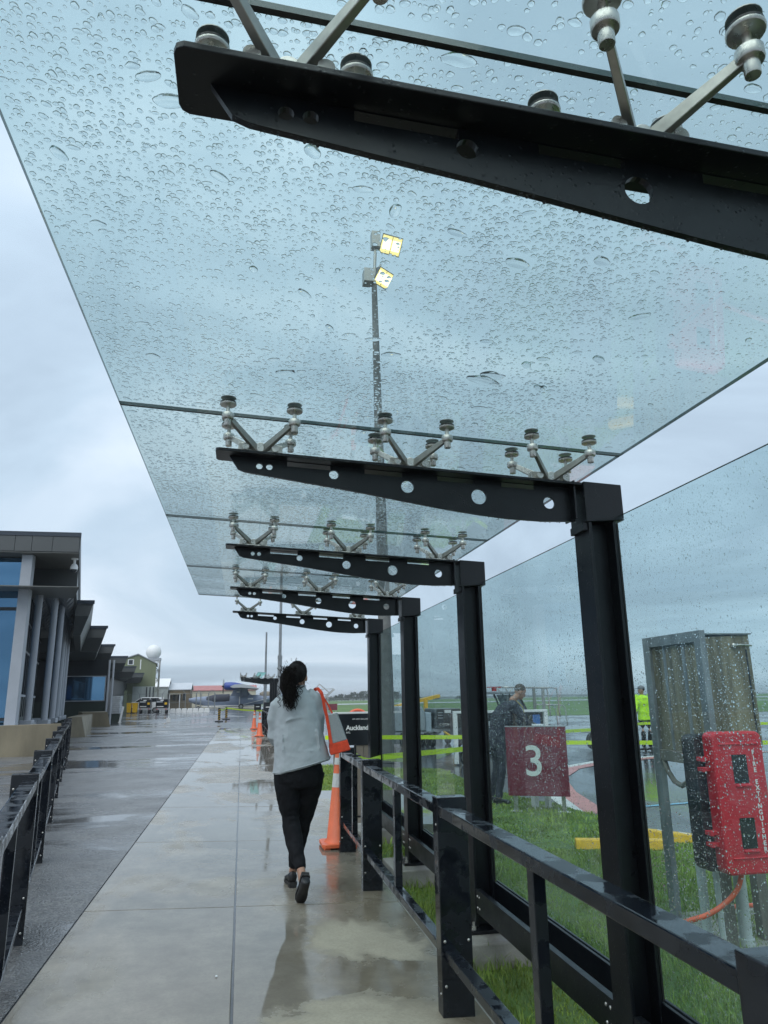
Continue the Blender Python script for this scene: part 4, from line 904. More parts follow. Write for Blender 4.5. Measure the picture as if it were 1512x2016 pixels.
# ---- worker in a hi-vis jacket
J = dict(pelvis=(12.10, 21.0, .82), chest=(12.10, 21.0, 1.22), neck=(12.09, 21.0, 1.43), head=(12.06, 20.98, 1.58),
         hL=(12.0, 21.02, .76), kL=(12.0, 20.98, .32), aL=(12.0, 21.02, -.12), hR=(12.2, 21.0, .76), kR=(12.21, 20.97, .32), aR=(12.2, 21.0, -.12),
         sL=(11.91, 21.0, 1.38), eL=(11.83, 20.95, 1.10), wL=(11.72, 20.86, .93), sR=(12.29, 21.0, 1.38), eR=(12.36, 21.0, 1.09), wR=(12.34, 20.9, .86), toe=(-.6, .5, 0))
figure('person', 'airport worker in a lime hi-vis jacket and cap standing on the apron', J, HIVIS, BLACKCLOTH, HAIR, cap=mat('grey_cap', (.16, .16, .17), .7), vox=.018, facing=(-1, .35, 0))

# ------------------------------------------------------------------ number 3 sign and things on the lawn
Z = -0.196
t = thing('stand_sign', 'maroon stand sign with a white number 3 on steel legs in the grass', 'stand sign', (4.4, 10.8, Z), 'maroon gate number signs')
A = Vector((3.99, 11.02, 0)); B_ = Vector((4.80, 10.62, 0)); d = (B_ - A).normalized(); nrm = Vector((d.y, -d.x, 0))
Ms = Matrix((d, -nrm, V3(0, 0, 1))).transposed().to_4x4(); Ms.translation = A
Ln = (B_ - A).length
MB().box(0, Ln, -.012, .012, .03, 1.02, M=Ms).build('sign_board', MAROON, t, bevel=.004)
MB().box(-.004, Ln + .004, -.016, .016, 1.021, 1.034, M=Ms).build('edge_trim', GREY, t)
for q in (.10, Ln - .10):
    MB().box(q - .03, q + .03, .013, .063, Z - .05, .98, M=Ms).build('leg', STEEL, t, bevel=.003)
    MB().box(q - .09, q + .09, -.04, .12, Z + .001, Z + .012, M=Ms).build('foot_plate', STEEL, t)
tx = text('3', 0.62, (0, 0, 0), (0, 0, 0), mat('sign_digit', (.66, .72, .68), .5), t, align='CENTER', bold=.004)
tx.matrix_local = Matrix.Translation(-t.location) @ Ms @ Matrix.Translation((Ln * .45, -.0135, .32)) @ Matrix.Rotation(rad(90), 4, 'X')
t = thing('tissue_box', 'small white box standing on top behind the number 3 sign', 'box', (4.63, 10.9, 1.035))
MB().box(4.50, 4.66, 11.08, 11.20, .93, 1.045).build('carton', WHITE, t, bevel=.004); MB().box(4.48, 4.68, 11.03, 11.3, .905, .929).build('tray', WHITE, t)
MB().box(4.44, 4.50, 11.1, 11.26, Z, .904).box(4.66, 4.70, 11.1, 11.26, Z, .904).build('leg', WHITE, t)
# yellow wheel stops along the lawn
for k, (x0, y0, x1, y1, lb) in enumerate(((3.76, 8.28, 4.74, 7.96, 'yellow kerb block lying in the grass, left of the tall shelter post base'), (4.70, 8.78, 5.22, 8.06, 'yellow kerb block with cracked white edge, lying behind the extinguisher stand'))):
    t = thing('kerb_block', lb, 'kerb block', ((x0 + x1) / 2, (y0 + y1) / 2, Z), 'yellow kerb blocks beside the apron')
    a, c = Vector((x0, y0, Z)), Vector((x1, y1, Z)); b = MB(); dd = (c - a).normalized(); s = Vector((dd.y, -dd.x, 0))
    vs = []
    for p in (a, c): vs += [p - s * .09, p + s * .09, p + s * .06 + V3(0, 0, .105), p - s * .06 + V3(0, 0, .105)]
    b.add(vs, [(0, 1, 2, 3), (7, 6, 5, 4), (0, 4, 5, 1), (1, 5, 6, 2), (2, 6, 7, 3), (3, 7, 4, 0)]); b.build('kerb', YELLOW, t, bevel=.012)
    if k:
        for q in (.35, .6): MB().bar(a + dd * q + V3(0, 0, .107) - s * .03, a + dd * (q + .16) + V3(0, 0, .107) + s * .03, .02, .004).build('stripe', WHITE, t)
# utility cabinets, posts, extinguisher case
CAB = mat('stained_board', (.21, .185, .125), .75, nscale=3.4, namt=.85, bump=.35, bscale=30, stretch=(3.4, 3.4, .22))
GALV = mat('galvanised_steel', (.27, .29, .30), .5, .5, nscale=5, namt=.4, rvar=.1, stretch=(2, 2, .5))
WOODP = mat('weathered_post', (.16, .15, .125), .85, nscale=7, namt=.4, bump=.5, bscale=40, stretch=(1, 1, .15))
PVC = mat('grey_white_conduit', (.50, .54, .53), .4, nscale=4, namt=.1)
t = thing('utility_cabinet', 'weathered utility cabinet with grey framed side and brown stained front, standing on posts', 'utility cabinet', (3.55, 5.2, Z))
MB().hexa([(3.375, 4.90, 1.06), (3.745, 4.90, 1.10), (3.745, 5.66, 1.10), (3.375, 5.66, 1.06), (3.375, 4.90, 1.895), (3.745, 4.90, 1.91), (3.745, 5.66, 1.91), (3.375, 5.66, 1.895)]).build('board', CAB, t, bevel=.004)
MB().box(3.702, 3.712, 4.894, 4.899, 1.13, 1.80).build('door_gap', SIGNBLACK, t)
MB().tube([(3.60, 4.885, 1.83), (3.66, 4.88, 1.835), (3.75, 4.885, 1.83)], .008, 8).ball((3.60, 4.885, 1.83), .02, 10, 8).build('latch', STEEL, t)
MB().box(3.37, 3.76, 4.885, 5.67, 1.912, 1.922).build('top_cover', GALV, t)
MB().box(3.325, 3.374, 4.885, 4.965, .98, 1.945).box(3.325, 3.374, 4.966, 5.595, 1.86, 1.945).build('side_frame', GALV, t, bevel=.004)
MB().box(3.325, 3.374, 5.60, 5.69, Z, 1.945).build('leg', GALV, t, bevel=.004)
MB().box(3.33, 3.374, 4.966, 5.598, .97, 1.055).build('bottom_bar', WOODP, t, bevel=.004)
MB().box(3.352, 3.373, 4.966, 5.598, 1.057, 1.858).build('side_panel', CAB, t)
MB().box(3.345, 3.3515, 5.13, 5.17, 1.06, 1.855).box(3.345, 3.3515, 5.40, 5.43, 1.06, 1.855).build('batten', GALV, t)
MB().box(3.25, 3.34, 4.88, 4.96, Z, .968).build('leg', WOODP, t, bevel=.004); MB().box(3.62, 3.70, 5.0, 5.08, Z, 1.09).build('leg', WOODP, t, bevel=.004)
MB().tube(smooth_path([(3.35, 5.58, 1.0), (3.35, 5.52, .88), (3.35, 5.38, .80), (3.35, 5.26, .82), (3.35, 5.20, .97)]) if False else [(3.35, 5.58, .98), (3.35, 5.54, .89), (3.35, 5.46, .82), (3.35, 5.37, .80), (3.35, 5.29, .83), (3.35, 5.25, .90), (3.35, 5.24, .975)], .02, 10).build('cable_loop', WOODP, t, smooth=True)
for i, (x, y, zt, r, lb) in enumerate(((3.28, 5.14, .97, .033, 'thick pale conduit pipe left of the red extinguisher case'), (3.20, 4.84, .75, .019, 'thin pale conduit pipe partly behind the red extinguisher case'),
                                       (3.44, 4.94, .50, .042, 'short pale conduit pipe below the red extinguisher case'))):
    o = MB().cyl((x, y, Z - .02), (x, y, zt), r, seg=16).cyl((x, y, Z + .0), (x, y, Z + .06), r * 1.25, seg=16).build('conduit_pipe', PVC, smooth=True, sharp=40)
    tag(o, lb, 'pipe', 'conduit pipes of the utility cabinet')
o = MB().hexa([(3.0, 4.5, -.3), (4.1, 4.5, -.3), (4.1, 5.75, -.3), (3.0, 5.75, -.3), (3.0, 4.5, Z + .014), (4.1, 4.5, Z + .014), (4.1, 5.75, Z + .014), (3.0, 5.75, Z + .014)]).build('concrete_pad', CONC, bevel=.006); struct(o)
t = thing('extinguisher_case', 'red fire extinguisher case with two dark windows and a black back', 'extinguisher case', (3.3, 4.62, .35))
def rbox(b, x0, x1, y0, y1, z0, z1, r, n=5):
    poly = []
    for cx, cz, a0 in ((x1 - r, z1 - r, 0), (x0 + r, z1 - r, 90), (x0 + r, z0 + r, 180), (x1 - r, z0 + r, 270)):
        for i in range(n + 1): a = rad(a0 + 90 * i / n); poly.append((cx + r * math.cos(a), cz + r * math.sin(a)))
    return b.prism(poly, 'y', y0, y1)
rbox(MB(), 3.02, 3.44, 4.66, 4.80, .355, 1.215, .05).build('back_shell', mat('black_plastic', (.010, .012, .015), .4, nscale=8, namt=.2), t, bevel=.012)
rbox(MB(), 3.088, 3.462, 4.54, 4.657, .352, 1.234, .045).build('front_cover', RED, t, bevel=.014)
MB().box(3.13, 3.42, 4.532, 4.545, 1.150, 1.162).box(3.14, 3.43, 4.532, 4.545, .448, .458).build('rib', RED, t, bevel=.004)
CWIN = mat('dark_window', (.018, .022, .022), .12)
for (z0, z1) in ((.909, 1.089), (.509, .695)):
    rbox(MB(), 3.217, 3.326, 4.536, 4.5395, z0, z1, .008).build('window', CWIN, t)
    MB().box(3.222, 3.336, 4.525, 4.545, z0 - .024, z0 - .007).build('window_sill', RED, t, bevel=.005)
for z in (1.06, .995, .60, .53): MB().box(3.03, 3.12, 4.60, 4.652, z - .013, z + .013).cyl((3.045, 4.60, z - .016), (3.045, 4.60, z + .016), .014, seg=10).build('hinge', RED, t, bevel=.003)
text('F\nI\nR\nE\n\nE\nX\nT\nI\nN\nG\nU\nI\nS\nH\nE\nR', .040, (3.381, 4.5385, 1.088), (rad(90), 0, 0), LETTER, t, align='CENTER', bold=.0012, line=.94)
# orange hose
HOSE = mat('orange_hose', (.72, .12, .05), .45, nscale=20, namt=.2)
def smooth_path(pts, n=8):
    pts = [Vector(p) for p in pts]; P_ = [pts[0]] + pts + [pts[-1]]; r = []
    for i in range(1, len(P_) - 2):
        for k in range(n):
            q = k / n; a, b_, c, d_ = P_[i - 1:i + 3]
            r.append(.5 * ((2 * b_) + (c - a) * q + (2 * a - 5 * b_ + 4 * c - d_) * q * q + (3 * b_ - a - 3 * c + d_) * q ** 3))
    return r + [pts[-1]]
o = MB().tube(smooth_path([(3.25, 4.62, 0.37), (3.21, 4.64, 0.25), (3.11, 4.66, 0.16), (2.99, 4.68, 0.10), (2.86, 4.72, 0.06), (2.84, 4.80, 0.02), (2.90, 4.80, -0.02), (2.98, 4.70, -0.03), (3.02, 4.60, -0.05)]), .016, 10).build('garden_hose', HOSE, smooth=True)
tag(o, 'orange hose hanging from under the red case and looping over the concrete pad', 'hose', 'orange hoses')
o = MB().tube(smooth_path([(3.60, 5.35, -.06), (3.8, 5.5, -.10), (4.1, 5.6, -.13), (4.6, 5.75, -.165), (5.4, 5.9, -.168)]), .016, 10).build('garden_hose', HOSE, smooth=True)
tag(o, 'orange hose running over the lawn to the right of the pale conduit pipe', 'hose', 'orange hoses')
# lime barrier tapes
def tape(label, pts, w=.055):
    b = MB()
    for k, (a, c) in enumerate(zip(pts[:-1], pts[1:])):
        a, c = Vector(a), Vector(c); b.bar(a, c, .003, w)
    o = b.build('barrier_tape', LIME); tag(o, label, 'barrier tape', 'lime yellow barrier tapes')
TAPE_A = [(3.05, 16.00, 0.65), (4.79, 16.00, 0.61), (6.83, 15.50, 0.47), (8.59, 15.00, 0.45), (11.20, 14.50, 0.41)]
TAPE_B = [(1.56, 8.90, 0.77), (1.83, 9.60, 0.75), (3.35, 11.20, 0.70), (4.60, 12.60, 0.70), (6.71, 15.20, 0.71), (8.12, 16.50, 0.67), (10.66, 18.50, 0.70), (14.46, 18.60, 0.61)]
def sag(p, q, s, n=14): return [tuple(Vector(p).lerp(Vector(q), i / n) - V3(0, 0, 4 * s * (i / n) * (1 - i / n))) for i in range(n + 1)]
tape('lower lime barrier tape stretched level across the apron behind the number 3 sign', [(1.80, 16.3, .66)] + TAPE_A, .085)
tape('lime barrier tape running from the handrail end across the apron to the far right', sag((1.16, 8.05, .95), (TAPE_B[0]), .05) + TAPE_B[1:], .07)
tape('lime barrier tape between the distant striped bollards and the small canopy', sag((-1.465, 52, .86), (-1.10, 57.5, .86), .1) + sag((-1.10, 57.5, .86), (1.5, 41, .86), .06)[1:], .08)
# clamp on the handrail end
t = thing('tape_clamp', 'dark clamp standing on the rail end beside the orange bag base', 'clamp', (1.10, 7.3, .95)); MB().cyl((1.10, 7.3, .95), (1.10, 7.3, 1.05), .012, seg=10).build('pin', RUBBER, t); MB().box(1.07, 1.15, 7.25, 7.35, .946, .957).build('foot', RUBBER, t)

# ------------------------------------------------------------------ apron vehicles and equipment
TYRE = mat('tyre_rubber', (.014, .014, .015), .7, nscale=20, namt=.3); RIM = mat('wheel_rim', (.35, .35, .34), .4, .6)
GLASSD = mat('dark_glazing', (.012, .018, .024), .06, coat=.5); LAMPR = mat('red_lens', (.45, .02, .02), .25)
def wheel(c, r, w, parent, ax=(1, 0, 0)):
    c = Vector(c); a = Vector(ax).normalized(); q = a.to_track_quat('Z', 'Y').to_matrix()
    b = MB(); prof = [(r * .6, -w / 2), (r * .9, -w / 2), (r, -w * .3), (r, w * .3), (r * .9, w / 2), (r * .6, w / 2)]
    vs = []; n = 20
    for rr, z in prof:
        for k in range(n): an = 2 * math.pi * k / n; vs.append(c + q @ Vector((rr * math.cos(an), rr * math.sin(an), z)))
    b.add(vs, [(i * n + k, i * n + (k + 1) % n, (i + 1) * n + (k + 1) % n, (i + 1) * n + k) for i in range(len(prof) - 1) for k in range(n)])
    wo = b.build('wheel', TYRE, parent, smooth=True, sharp=40)
    MB().cyl(c - a * w * .35, c + a * w * .35, r * .6, seg=16).cyl(c - a * w * .42, c + a * w * .42, r * .15, seg=10).build('rim', RIM, wo, smooth=True, sharp=40)
ZA = -.2
t = thing('power_cart', 'black ground power cart with white number plate and lettering on wheels', 'power cart', (7.05, 26.2, ZA), 'ground power carts')
MB().box(6.64, 7.50, 25.1, 26.9, .40, 1.06).build('cart_body', SIGNBLACK, t, bevel=.03); MB().box(6.58, 7.56, 25.2, 27, .30, .385).build('chassis', GREY, t)
MB().box(6.92, 7.15, 25.09, 25.098, .92, 1.02).build('number_plate', WHITE, t); text('C107241', .11, (6.72, 25.094, .50), (rad(90), 0, 0), LETTER, t)
for k in range(3): MB().box(6.68, 6.86, 25.09, 25.098, .74 + k * .09, .77 + k * .09).build('louvre', GREY, t)
MB().box(7.4, 7.5, 25.07, 25.098, .55, .75).build('warning_panel', YELLOW, t)
for x in (6.5, 7.45): wheel((x, 25.3, .04), .24, .16, t); wheel((x, 26.7, .04), .24, .16, t)
MB().bar((6.9, 25.2, .3), (7.05, 24.4, .1), .05, .05).bar((7.2, 25.2, .3), (7.05, 24.4, .1), .05, .05).build('tow_bar', YELLOW, t)
t = thing('baggage_trolley', 'grey sided baggage trolley parked left of the dark power cart', 'baggage trolley', (5.9, 26.5, ZA))
MB().prism([(5.25, .33), (6.33, .33), (6.33, .95), (6.2, 1.15), (5.25, 1.15)], 'y', 25.5, 27.0).build('cart_body', mat('silver_grey_panel', (.33, .38, .40), .4, nscale=3, namt=.15), t, bevel=.02)
MB().box(6.36, 6.57, 25.6, 26.9, .30, .93).build('locker', mat('pale_blue_panel', (.48, .58, .65), .35), t, bevel=.01); MB().box(5.2, 6.6, 25.5, 27, .22, .295).build('chassis', GREY, t)
for x in (5.5, 6.35): wheel((x, 25.4, .04), .24, .16, t)
t = thing('belt_loader', 'yellow boomed loader far behind the narrow glass screen by the lamp mast', 'belt loader', (7.6, 34, ZA))
MB().box(6.6, 9.2, 33.4, 35.2, .25, .75).build('body', GREY, t, bevel=.03); MB().bar((6.7, 34.3, .95), (9.2, 34.3, 1.5), .5, .14).box(7.2, 7.35, 33.9, 34.1, .75, 1.1).box(8.4, 8.55, 33.9, 34.1, .75, 1.35).build('boom', YELLOW, t)
for x in (7.0, 8.8): wheel((x, 33.4, .08), .28, .2, t, (0, 1, 0))
# tug with canopy
t = thing('baggage_tug', 'baggage tug with a grey canopy roof and red beacon behind the bending man', 'tug', (8.0, 22.4, ZA))
MB().box(7.1, 8.9, 21.9, 23.6, .25, .72).prism([(7.1, .72), (8.9, .72), (8.8, .95), (7.15, .95)], 'y', 21.95, 23.5).build('body', WHITE, t, bevel=.03)
MB().box(7.2, 8.55, 21.95, 23.5, 1.52, 1.60).build('canopy', DARKSTEEL if False else mat('grey_canopy', (.20, .22, .24), .5), t, bevel=.02)
for (x, xx) in ((7.25, 7.3), (8.45, 8.75), (8.15, 8.4)):
    for y in (22.0, 23.4): MB().bar((x, y, 1.52), (xx, y, .95), .05, .05).build('canopy_post', RUBBER, t)
MB().hexa([(8.42, 22.05, .96), (8.72, 22.05, .96), (8.74, 23.35, .96), (8.44, 23.35, .96), (8.20, 22.05, 1.5), (8.46, 22.05, 1.5), (8.48, 23.35, 1.5), (8.22, 23.35, 1.5)]).build('windscreen', mat('smoked_screen', (.22, .27, .30), .1), t)
MB().cyl((7.75, 22.2, 1.61), (7.75, 22.2, 1.72), .08, seg=14).box(7.55, 7.95, 22.1, 22.3, 1.72, 1.75).build('beacon', LAMPR, t)
MB().lathe((8.35, 22.6, .96), [(.02, 0), (.03, .15), (.17, .2), (.17, .23), (.03, .24)], 16).build('steering_wheel', RUBBER, t)
for x in (7.5, 8.55): wheel((x, 21.95, .08), .28, .2, t, (0, 1, 0)); wheel((x, 23.5, .08), .28, .2, t, (0, 1, 0))
# mobile boarding ladder
t = thing('boarding_ladder', 'grey tubular boarding ladder with handrails beside the tug', 'boarding ladder', (9.4, 24.0, ZA))
def rails(pts, r=.025): return MB().tube(smooth_path(pts, 4), r, 8)
for y in (23.8, 24.6):
    rails([(8.6, y, 1.75), (9.9, y, 1.72), (10.45, y, 1.70), (10.55, y, 1.6), (10.6, y, .75)]).build('handrail', STEEL, t, smooth=True)
    rails([(8.7, y, 1.74), (8.85, y, 1.4), (8.9, y, .7)]).build('post', STEEL, t, smooth=True); rails([(9.3, y, 1.73), (9.1, y, 1.5), (9.0, y, .7)], .02).build('post', STEEL, t, smooth=True)
    MB().box(10.0, 10.09, y - .03, y + .03, .1, 1.72).build('post', DARKSTEEL, t)
    rails([(10.1, y, 1.15), (10.65, y, 1.13), (10.8, y, 1.0), (10.85, y, .45)], .02).build('handrail', STEEL, t, smooth=True)
for k in range(5): MB().box(10.1 + k * .14, 10.28 + k * .14, 23.8, 24.6, .62 - k * .14, .65 - k * .14).build('step', GREY, t)
MB().box(8.5, 10.1, 23.75, 24.65, .60, .66).build('platform', GREY, t); wheel((8.8, 23.7, .0), .2, .12, t, (0, 1, 0)); wheel((9.9, 23.7, .0), .2, .12, t, (0, 1, 0))
# white framed equipment trolley
t = thing('equipment_trolley', 'white framed trolley with black panel and blue tag behind the number 3 sign', 'trolley', (7.2, 18.6, ZA))
fr_ = MB()
for x in (5.35, 7.82): fr_.box(x, x + .1, 18.55, 18.65, -.18, 1.05)
fr_.box(5.35, 7.92, 18.545, 18.655, 1.052, 1.11).build('frame', WHITE, t, bevel=.006)
MB().box(5.46, 7.81, 18.62, 19.3, .50, 1.045).build('panel', SIGNBLACK, t, bevel=.01); MB().box(7.52, 7.72, 18.605, 18.618, .62, .98).build('tag', mat('blue_tag', (.06, .16, .42), .4), t)
for x in (6.3, 6.75, 7.1): MB().box(x, x + .2, 18.605, 18.618, .72, .84).build('gauge', GREY, t)
MB().box(5.3, 7.95, 18.56, 19.3, .10, .16).build('chassis', GREY, t); wheel((5.6, 18.6, -.02), .18, .1, t); wheel((7.87, 18.7, .18), .26, .16, t)
t = thing('dolly', 'wheeled dolly with a chrome hitch partly hidden by the tall shelter post', 'dolly', (10.9, 21.8, ZA))
wheel((10.72, 21.6, .08), .28, .22, t, (.3, 1, 0)); wheel((11.5, 21.9, .08), .28, .22, t, (.3, 1, 0)); MB().box(10.6, 11.7, 21.65, 22.4, .3, .4).build('deck', GREY, t); MB().ball((10.75, 21.5, .62), (.09, .07, .1), 12, 8).cyl((10.75, 21.5, .4), (10.75, 21.5, .56), .03).build('hitch', STEEL, t, smooth=True)
# floodlight mast (lit)
t = thing('floodlight_mast', 'tall concrete floodlight mast with two lit lamp heads seen through the roof', 'floodlight mast', (3.9, 20, ZA))
MASTC = mat('mast_concrete', (.15, .155, .15), .8, nscale=5, namt=.35, bump=.4, bscale=40)
MB().cyl((3.92, 20, ZA), (3.70, 20, 14.3), .215, .085, seg=12).build('mast', MASTC, t, smooth=True, sharp=60)
b = MB().cyl((3.70, 20, 14.25), (3.76, 20, 15.55), .05, seg=10).bar((3.45, 20, 14.45), (4.1, 20, 14.35), .12, .12).box(3.35, 3.72, 19.8, 20.2, 14.15, 14.6).bar((3.76, 20, 14.6), (4.0, 20, 15.0), .06, .06); b.build('bracket', DARKSTEEL, t)
LIT = mat('lit_floodlight', (.9, .8, .45), .4, emit=((1.0, .74, .24), 1.0))
BULB = mat('floodlight_bulb', (1, .95, .8), .4, emit=((1.0, .86, .50), 1.9))
def lamp(c, yaw, pitch, w, h):
    Mx = Matrix.Translation(c) @ Matrix.Rotation(yaw, 4, 'Z') @ Matrix.Rotation(pitch, 4, 'X')
    ho = MB().hexa([Mx @ V3(x * s, y, z * s) for y, s in ((0.0, 1.0), (.28, .7)) for x, z in ((-w, -h), (w, -h), (w, h), (-w, h))]).build('lamp_housing', mat('lamp_housing_grey', (.08, .085, .09), .5), t)
    MB().hexa([Mx @ V3(x, y, z) for y in (-.02, -.002) for x, z in ((-w * .93, -h * .9), (w * .93, -h * .9), (w * .93, h * .9), (-w * .93, h * .9))]).build('lamp_lens', LIT, ho)
    for q in (-.45, .45): MB().hexa([Mx @ V3(w * q + x * .13, y, z * .16) for y in (-.05, -.022) for x, z in ((-1, -1), (1, -1), (1, 1), (-1, 1))]).build('bulb', BULB, ho)
    MB().hexa([Mx @ V3(x * .008, y, z * h * .88) for y in (-.03, -.021) for x, z in ((-1, -1), (1, -1), (1, 1), (-1, 1))]).build('divider', DARKSTEEL, ho)
    return Mx
lamp((4.25, 19.9, 15.55), rad(14), rad(38), .36, .30); lamp((3.98, 19.9, 14.33), rad(38), rad(40), .32, .27)
MB().bar((3.76, 20, 15.5), (4.1, 20, 15.6), .10, .10).box(3.62, 3.9, 19.85, 20.15, 15.45, 16.0).build('ballast_box', DARKSTEEL, t)
for i, (x, y, h, r0, r1, lb) in enumerate(((2.93, 60, 12.6, .17, .10, 'slim grey lamp mast behind the walking woman, the thicker of two'), (1.87, 62, 6.9, .13, .07, 'thin grey mast rising behind the distant small canopy'))):
    t = thing('lamp_mast', lb, 'lamp mast', (x, y, -.1), 'far lamp masts')
    MB().cyl((x, y, -.1), (x, y, h * .37), r0, seg=12).cyl((x, y, h * .37), (x, y, h), r0 * .72, r1, seg=12).build('mast', GALV, t, smooth=True, sharp=40)
    MB().cyl((x, y, h * .365), (x, y, h * .385), r0 * 1.12, seg=12).build('collar', GALV, t)
    if i == 0: MB().box(x + .0, x + .5, y - .15, y + .15, h, h + .22).build('lamp_housing', GREY, t); MB().box(x + .03, x + .47, y - .158, y - .151, h + .02, h + .2).build('lamp_lens', LIT, t)
# lattice antenna frame
t = thing('lattice_frame', 'tilted steel lattice frame standing far off beyond the woman’s shoulder', 'steel frame', (7.6, 70, 0))
fr_ = MB()
for a, c in (((6.4, 2.25), (8.5, 2.30)), ((7.2, 2.75), (8.2, 1.9)), ((7.2, 2.75), (6.6, 2.1)), ((7.7, 1.55), (8.55, 2.3)), ((7.85, 1.55), (8.65, 2.25)), ((6.7, 1.9), (8.1, 1.75)), ((7.4, 2.3), (7.4, 1.8)), ((8.0, 1.5), (8.0, .1)), ((7.5, 1.52), (8.5, 1.52))):
    for y in (70, 70.6): fr_.bar((a[0], y, a[1]), (c[0], y, c[1]), .045, .045)
fr_.build('truss', STEEL, t)
fr_ = MB(); fr_.box(6.2, 8.0, 69.8, 70.8, .9, 1.1).bar((6.4, 70, 1), (6.4, 70, -.1), .08, .08).bar((7.8, 70, 1), (7.8, 70, -.1), .08, .08); fr_.build('base_frame', GREY, t)
t = thing('stand_sign', 'far maroon stand sign showing just above the black gate sign', 'stand sign', (10.8, 90, -.2), 'maroon gate number signs')
MB().box(10.1, 11.4, 90, 90.1, -.0, .75).build('sign_board', MAROON, t); MB().box(10.2, 10.3, 90, 90.1, -.3, -.0).box(11.2, 11.3, 90, 90.1, -.3, -.0).build('leg', STEEL, t)
t = thing('hose_reel', 'orange hose coil showing just above the black gate sign', 'hose reel', (3.6, 24, -.1))
for k in range(3): MB().tube([(3.70 + .36 * math.cos(a) * (1 - k * .14), 24 + k * .09, .73 + .36 * math.sin(a) * (1 - k * .14)) for a in [2 * math.pi * i / 24 for i in range(24)]], .05, 8, closed=True).build('hose_loop', HOSE, t, smooth=True)
MB().box(3.65, 3.75, 24, 24.3, -.1, .6).box(3.3, 4.1, 23.95, 24.35, -.12, -.05).build('stand', GREY, t)

# ------------------------------------------------------------------ terminal building on the left
FASC = mat('dark_grey_cladding', (.075, .082, .082), .42, nscale=.8, namt=.12); CAPM = mat('navy_flashing', (.03, .04, .055), .35); SOFF = mat('soffit_panel', (.15, .15, .14), .55, nscale=.7, namt=.1)
BLUEG = mat('blue_tinted_glazing', (.10, .21, .33), .03, .9); DGREEN = mat('dark_green_cladding', (.035, .05, .042), .5, nscale=1.5, namt=.15); COLW = mat('pale_grey_column', (.35, .375, .41), .45, nscale=2, namt=.08)
MULL = mat('dark_mullion', (.02, .024, .028), .4); ACOU = mat('black_acoustic_tile', (.20, .21, .225), .4)
T_ = thing('terminal_building', 'long dark terminal building with stepped flat roofs and blue glazing', 'terminal building', (-9, 30, 0))
# bay 1: high roof, panelled fascia, soffit, acoustic ceiling
X1, YF = -5.25, 24.0
rf = MB().hexa([(-22, YF + .02, 6.1), (X1 + .02, YF + .02, 6.1), (-8.75, 41.5, 6.1), (-22, 41.5, 6.1), (-22, YF + .02, 6.72), (X1 + .02, YF + .02, 6.72), (-8.75, 41.5, 6.72), (-22, 41.5, 6.72)]).build('roof', FASC, T_)
xs_ = [X1, -6.05, -6.66, -7.16, -8.2, -9.2, -10.4, -12, -14]
for a, c in zip(xs_[:-1], xs_[1:]): MB().box(c + .006, a - .006, YF - .03, YF + .018, 6.11, 6.60).build('fascia_panel', FASC, rf, bevel=.004)
MB().box(-22, X1 + .03, YF - .05, YF + .03, 6.605, 6.74).build('roof_flashing', CAPM, rf)
MB().hexa([(-22, YF, 6.07), (X1, YF, 6.07), (-5.85, 27.0, 6.07), (-22, 27.0, 6.07), (-22, YF, 6.095), (X1, YF, 6.095), (-5.85, 27, 6.095), (-22, 27, 6.095)]).build('soffit', SOFF, T_)
for q in (-6.66, -8.2): MB().box(q - .006, q + .006, YF, 26.9, 6.062, 6.069).build('soffit_joint', MULL, T_)
MB().hexa([(-22, 27.0, 5.3), (-5.87, 27.0, 5.3), (-8.7, 41, 5.3), (-22, 41, 5.3), (-22, 27.0, 6.06), (-5.87, 27.0, 6.06), (-8.7, 41, 6.06), (-22, 41, 6.06)]).build('roof_beam', FASC, T_)
b = MB()   # pyramids of the ceiling, each a piece of its own
pyr = None
for j in range(12):
    for i in range(6):
        y0 = 27.6 + j * 1.1; xr_ = -5.95 - .2 * (y0 - 27.0); x0 = xr_ - (i + 1) * .52
        if pyr is None:
            pyr = MB().add([(x0, y0, 5.295), (x0 + .5, y0, 5.295), (x0 + .28, y0 + 1.06, 5.295), (x0 - .21, y0 + 1.06, 5.295), (x0 + .15, y0 + .55, 5.02)], [(0, 1, 4), (1, 2, 4), (2, 3, 4), (3, 0, 4), (3, 2, 1, 0)]).build('acoustic_tile', ACOU, T_); bx, by = x0, y0
        else:
            c = pyr.copy(); COL.objects.link(c); c.location = Vector((x0 - bx, y0 - by, 0))
MB().hexa([(-22, 22.9, 4.90), (-5.06, 23.6, 4.93), (-5.9, 26.9, 5.02), (-22, 26.9, 5.02), (-22, 22.9, 5.02), (-5.06, 23.6, 4.95), (-5.9, 26.9, 5.12), (-22, 26.9, 5.12)]).build('awning', mat('pale_bronze_blade', (.13, .135, .125), .4, nscale=1, namt=.1), T_)
t = thing('security_camera', 'white dome security camera hanging under the highest roof corner', 'security camera', (-4.72, 24.6, 6.05))
cxx, cyy = -5.55, 24.9
t.location = (cxx, cyy, 6.07)
MB().cyl((cxx, cyy, 6.068), (cxx, cyy, 6.03), .11, seg=16).cyl((cxx, cyy, 6.03), (cxx, cyy, 5.88), .04, seg=12).lathe((cxx, cyy, 5.7), [(.12, 0), (.125, .08), (.09, .16), (.04, .2)], 20).build('housing', WHITE, t, smooth=True, sharp=40)
MB().ball((cxx, cyy, 5.70), (.105, .105, .11), 16, 10).build('dome_lens', GLASSD, t, smooth=True)
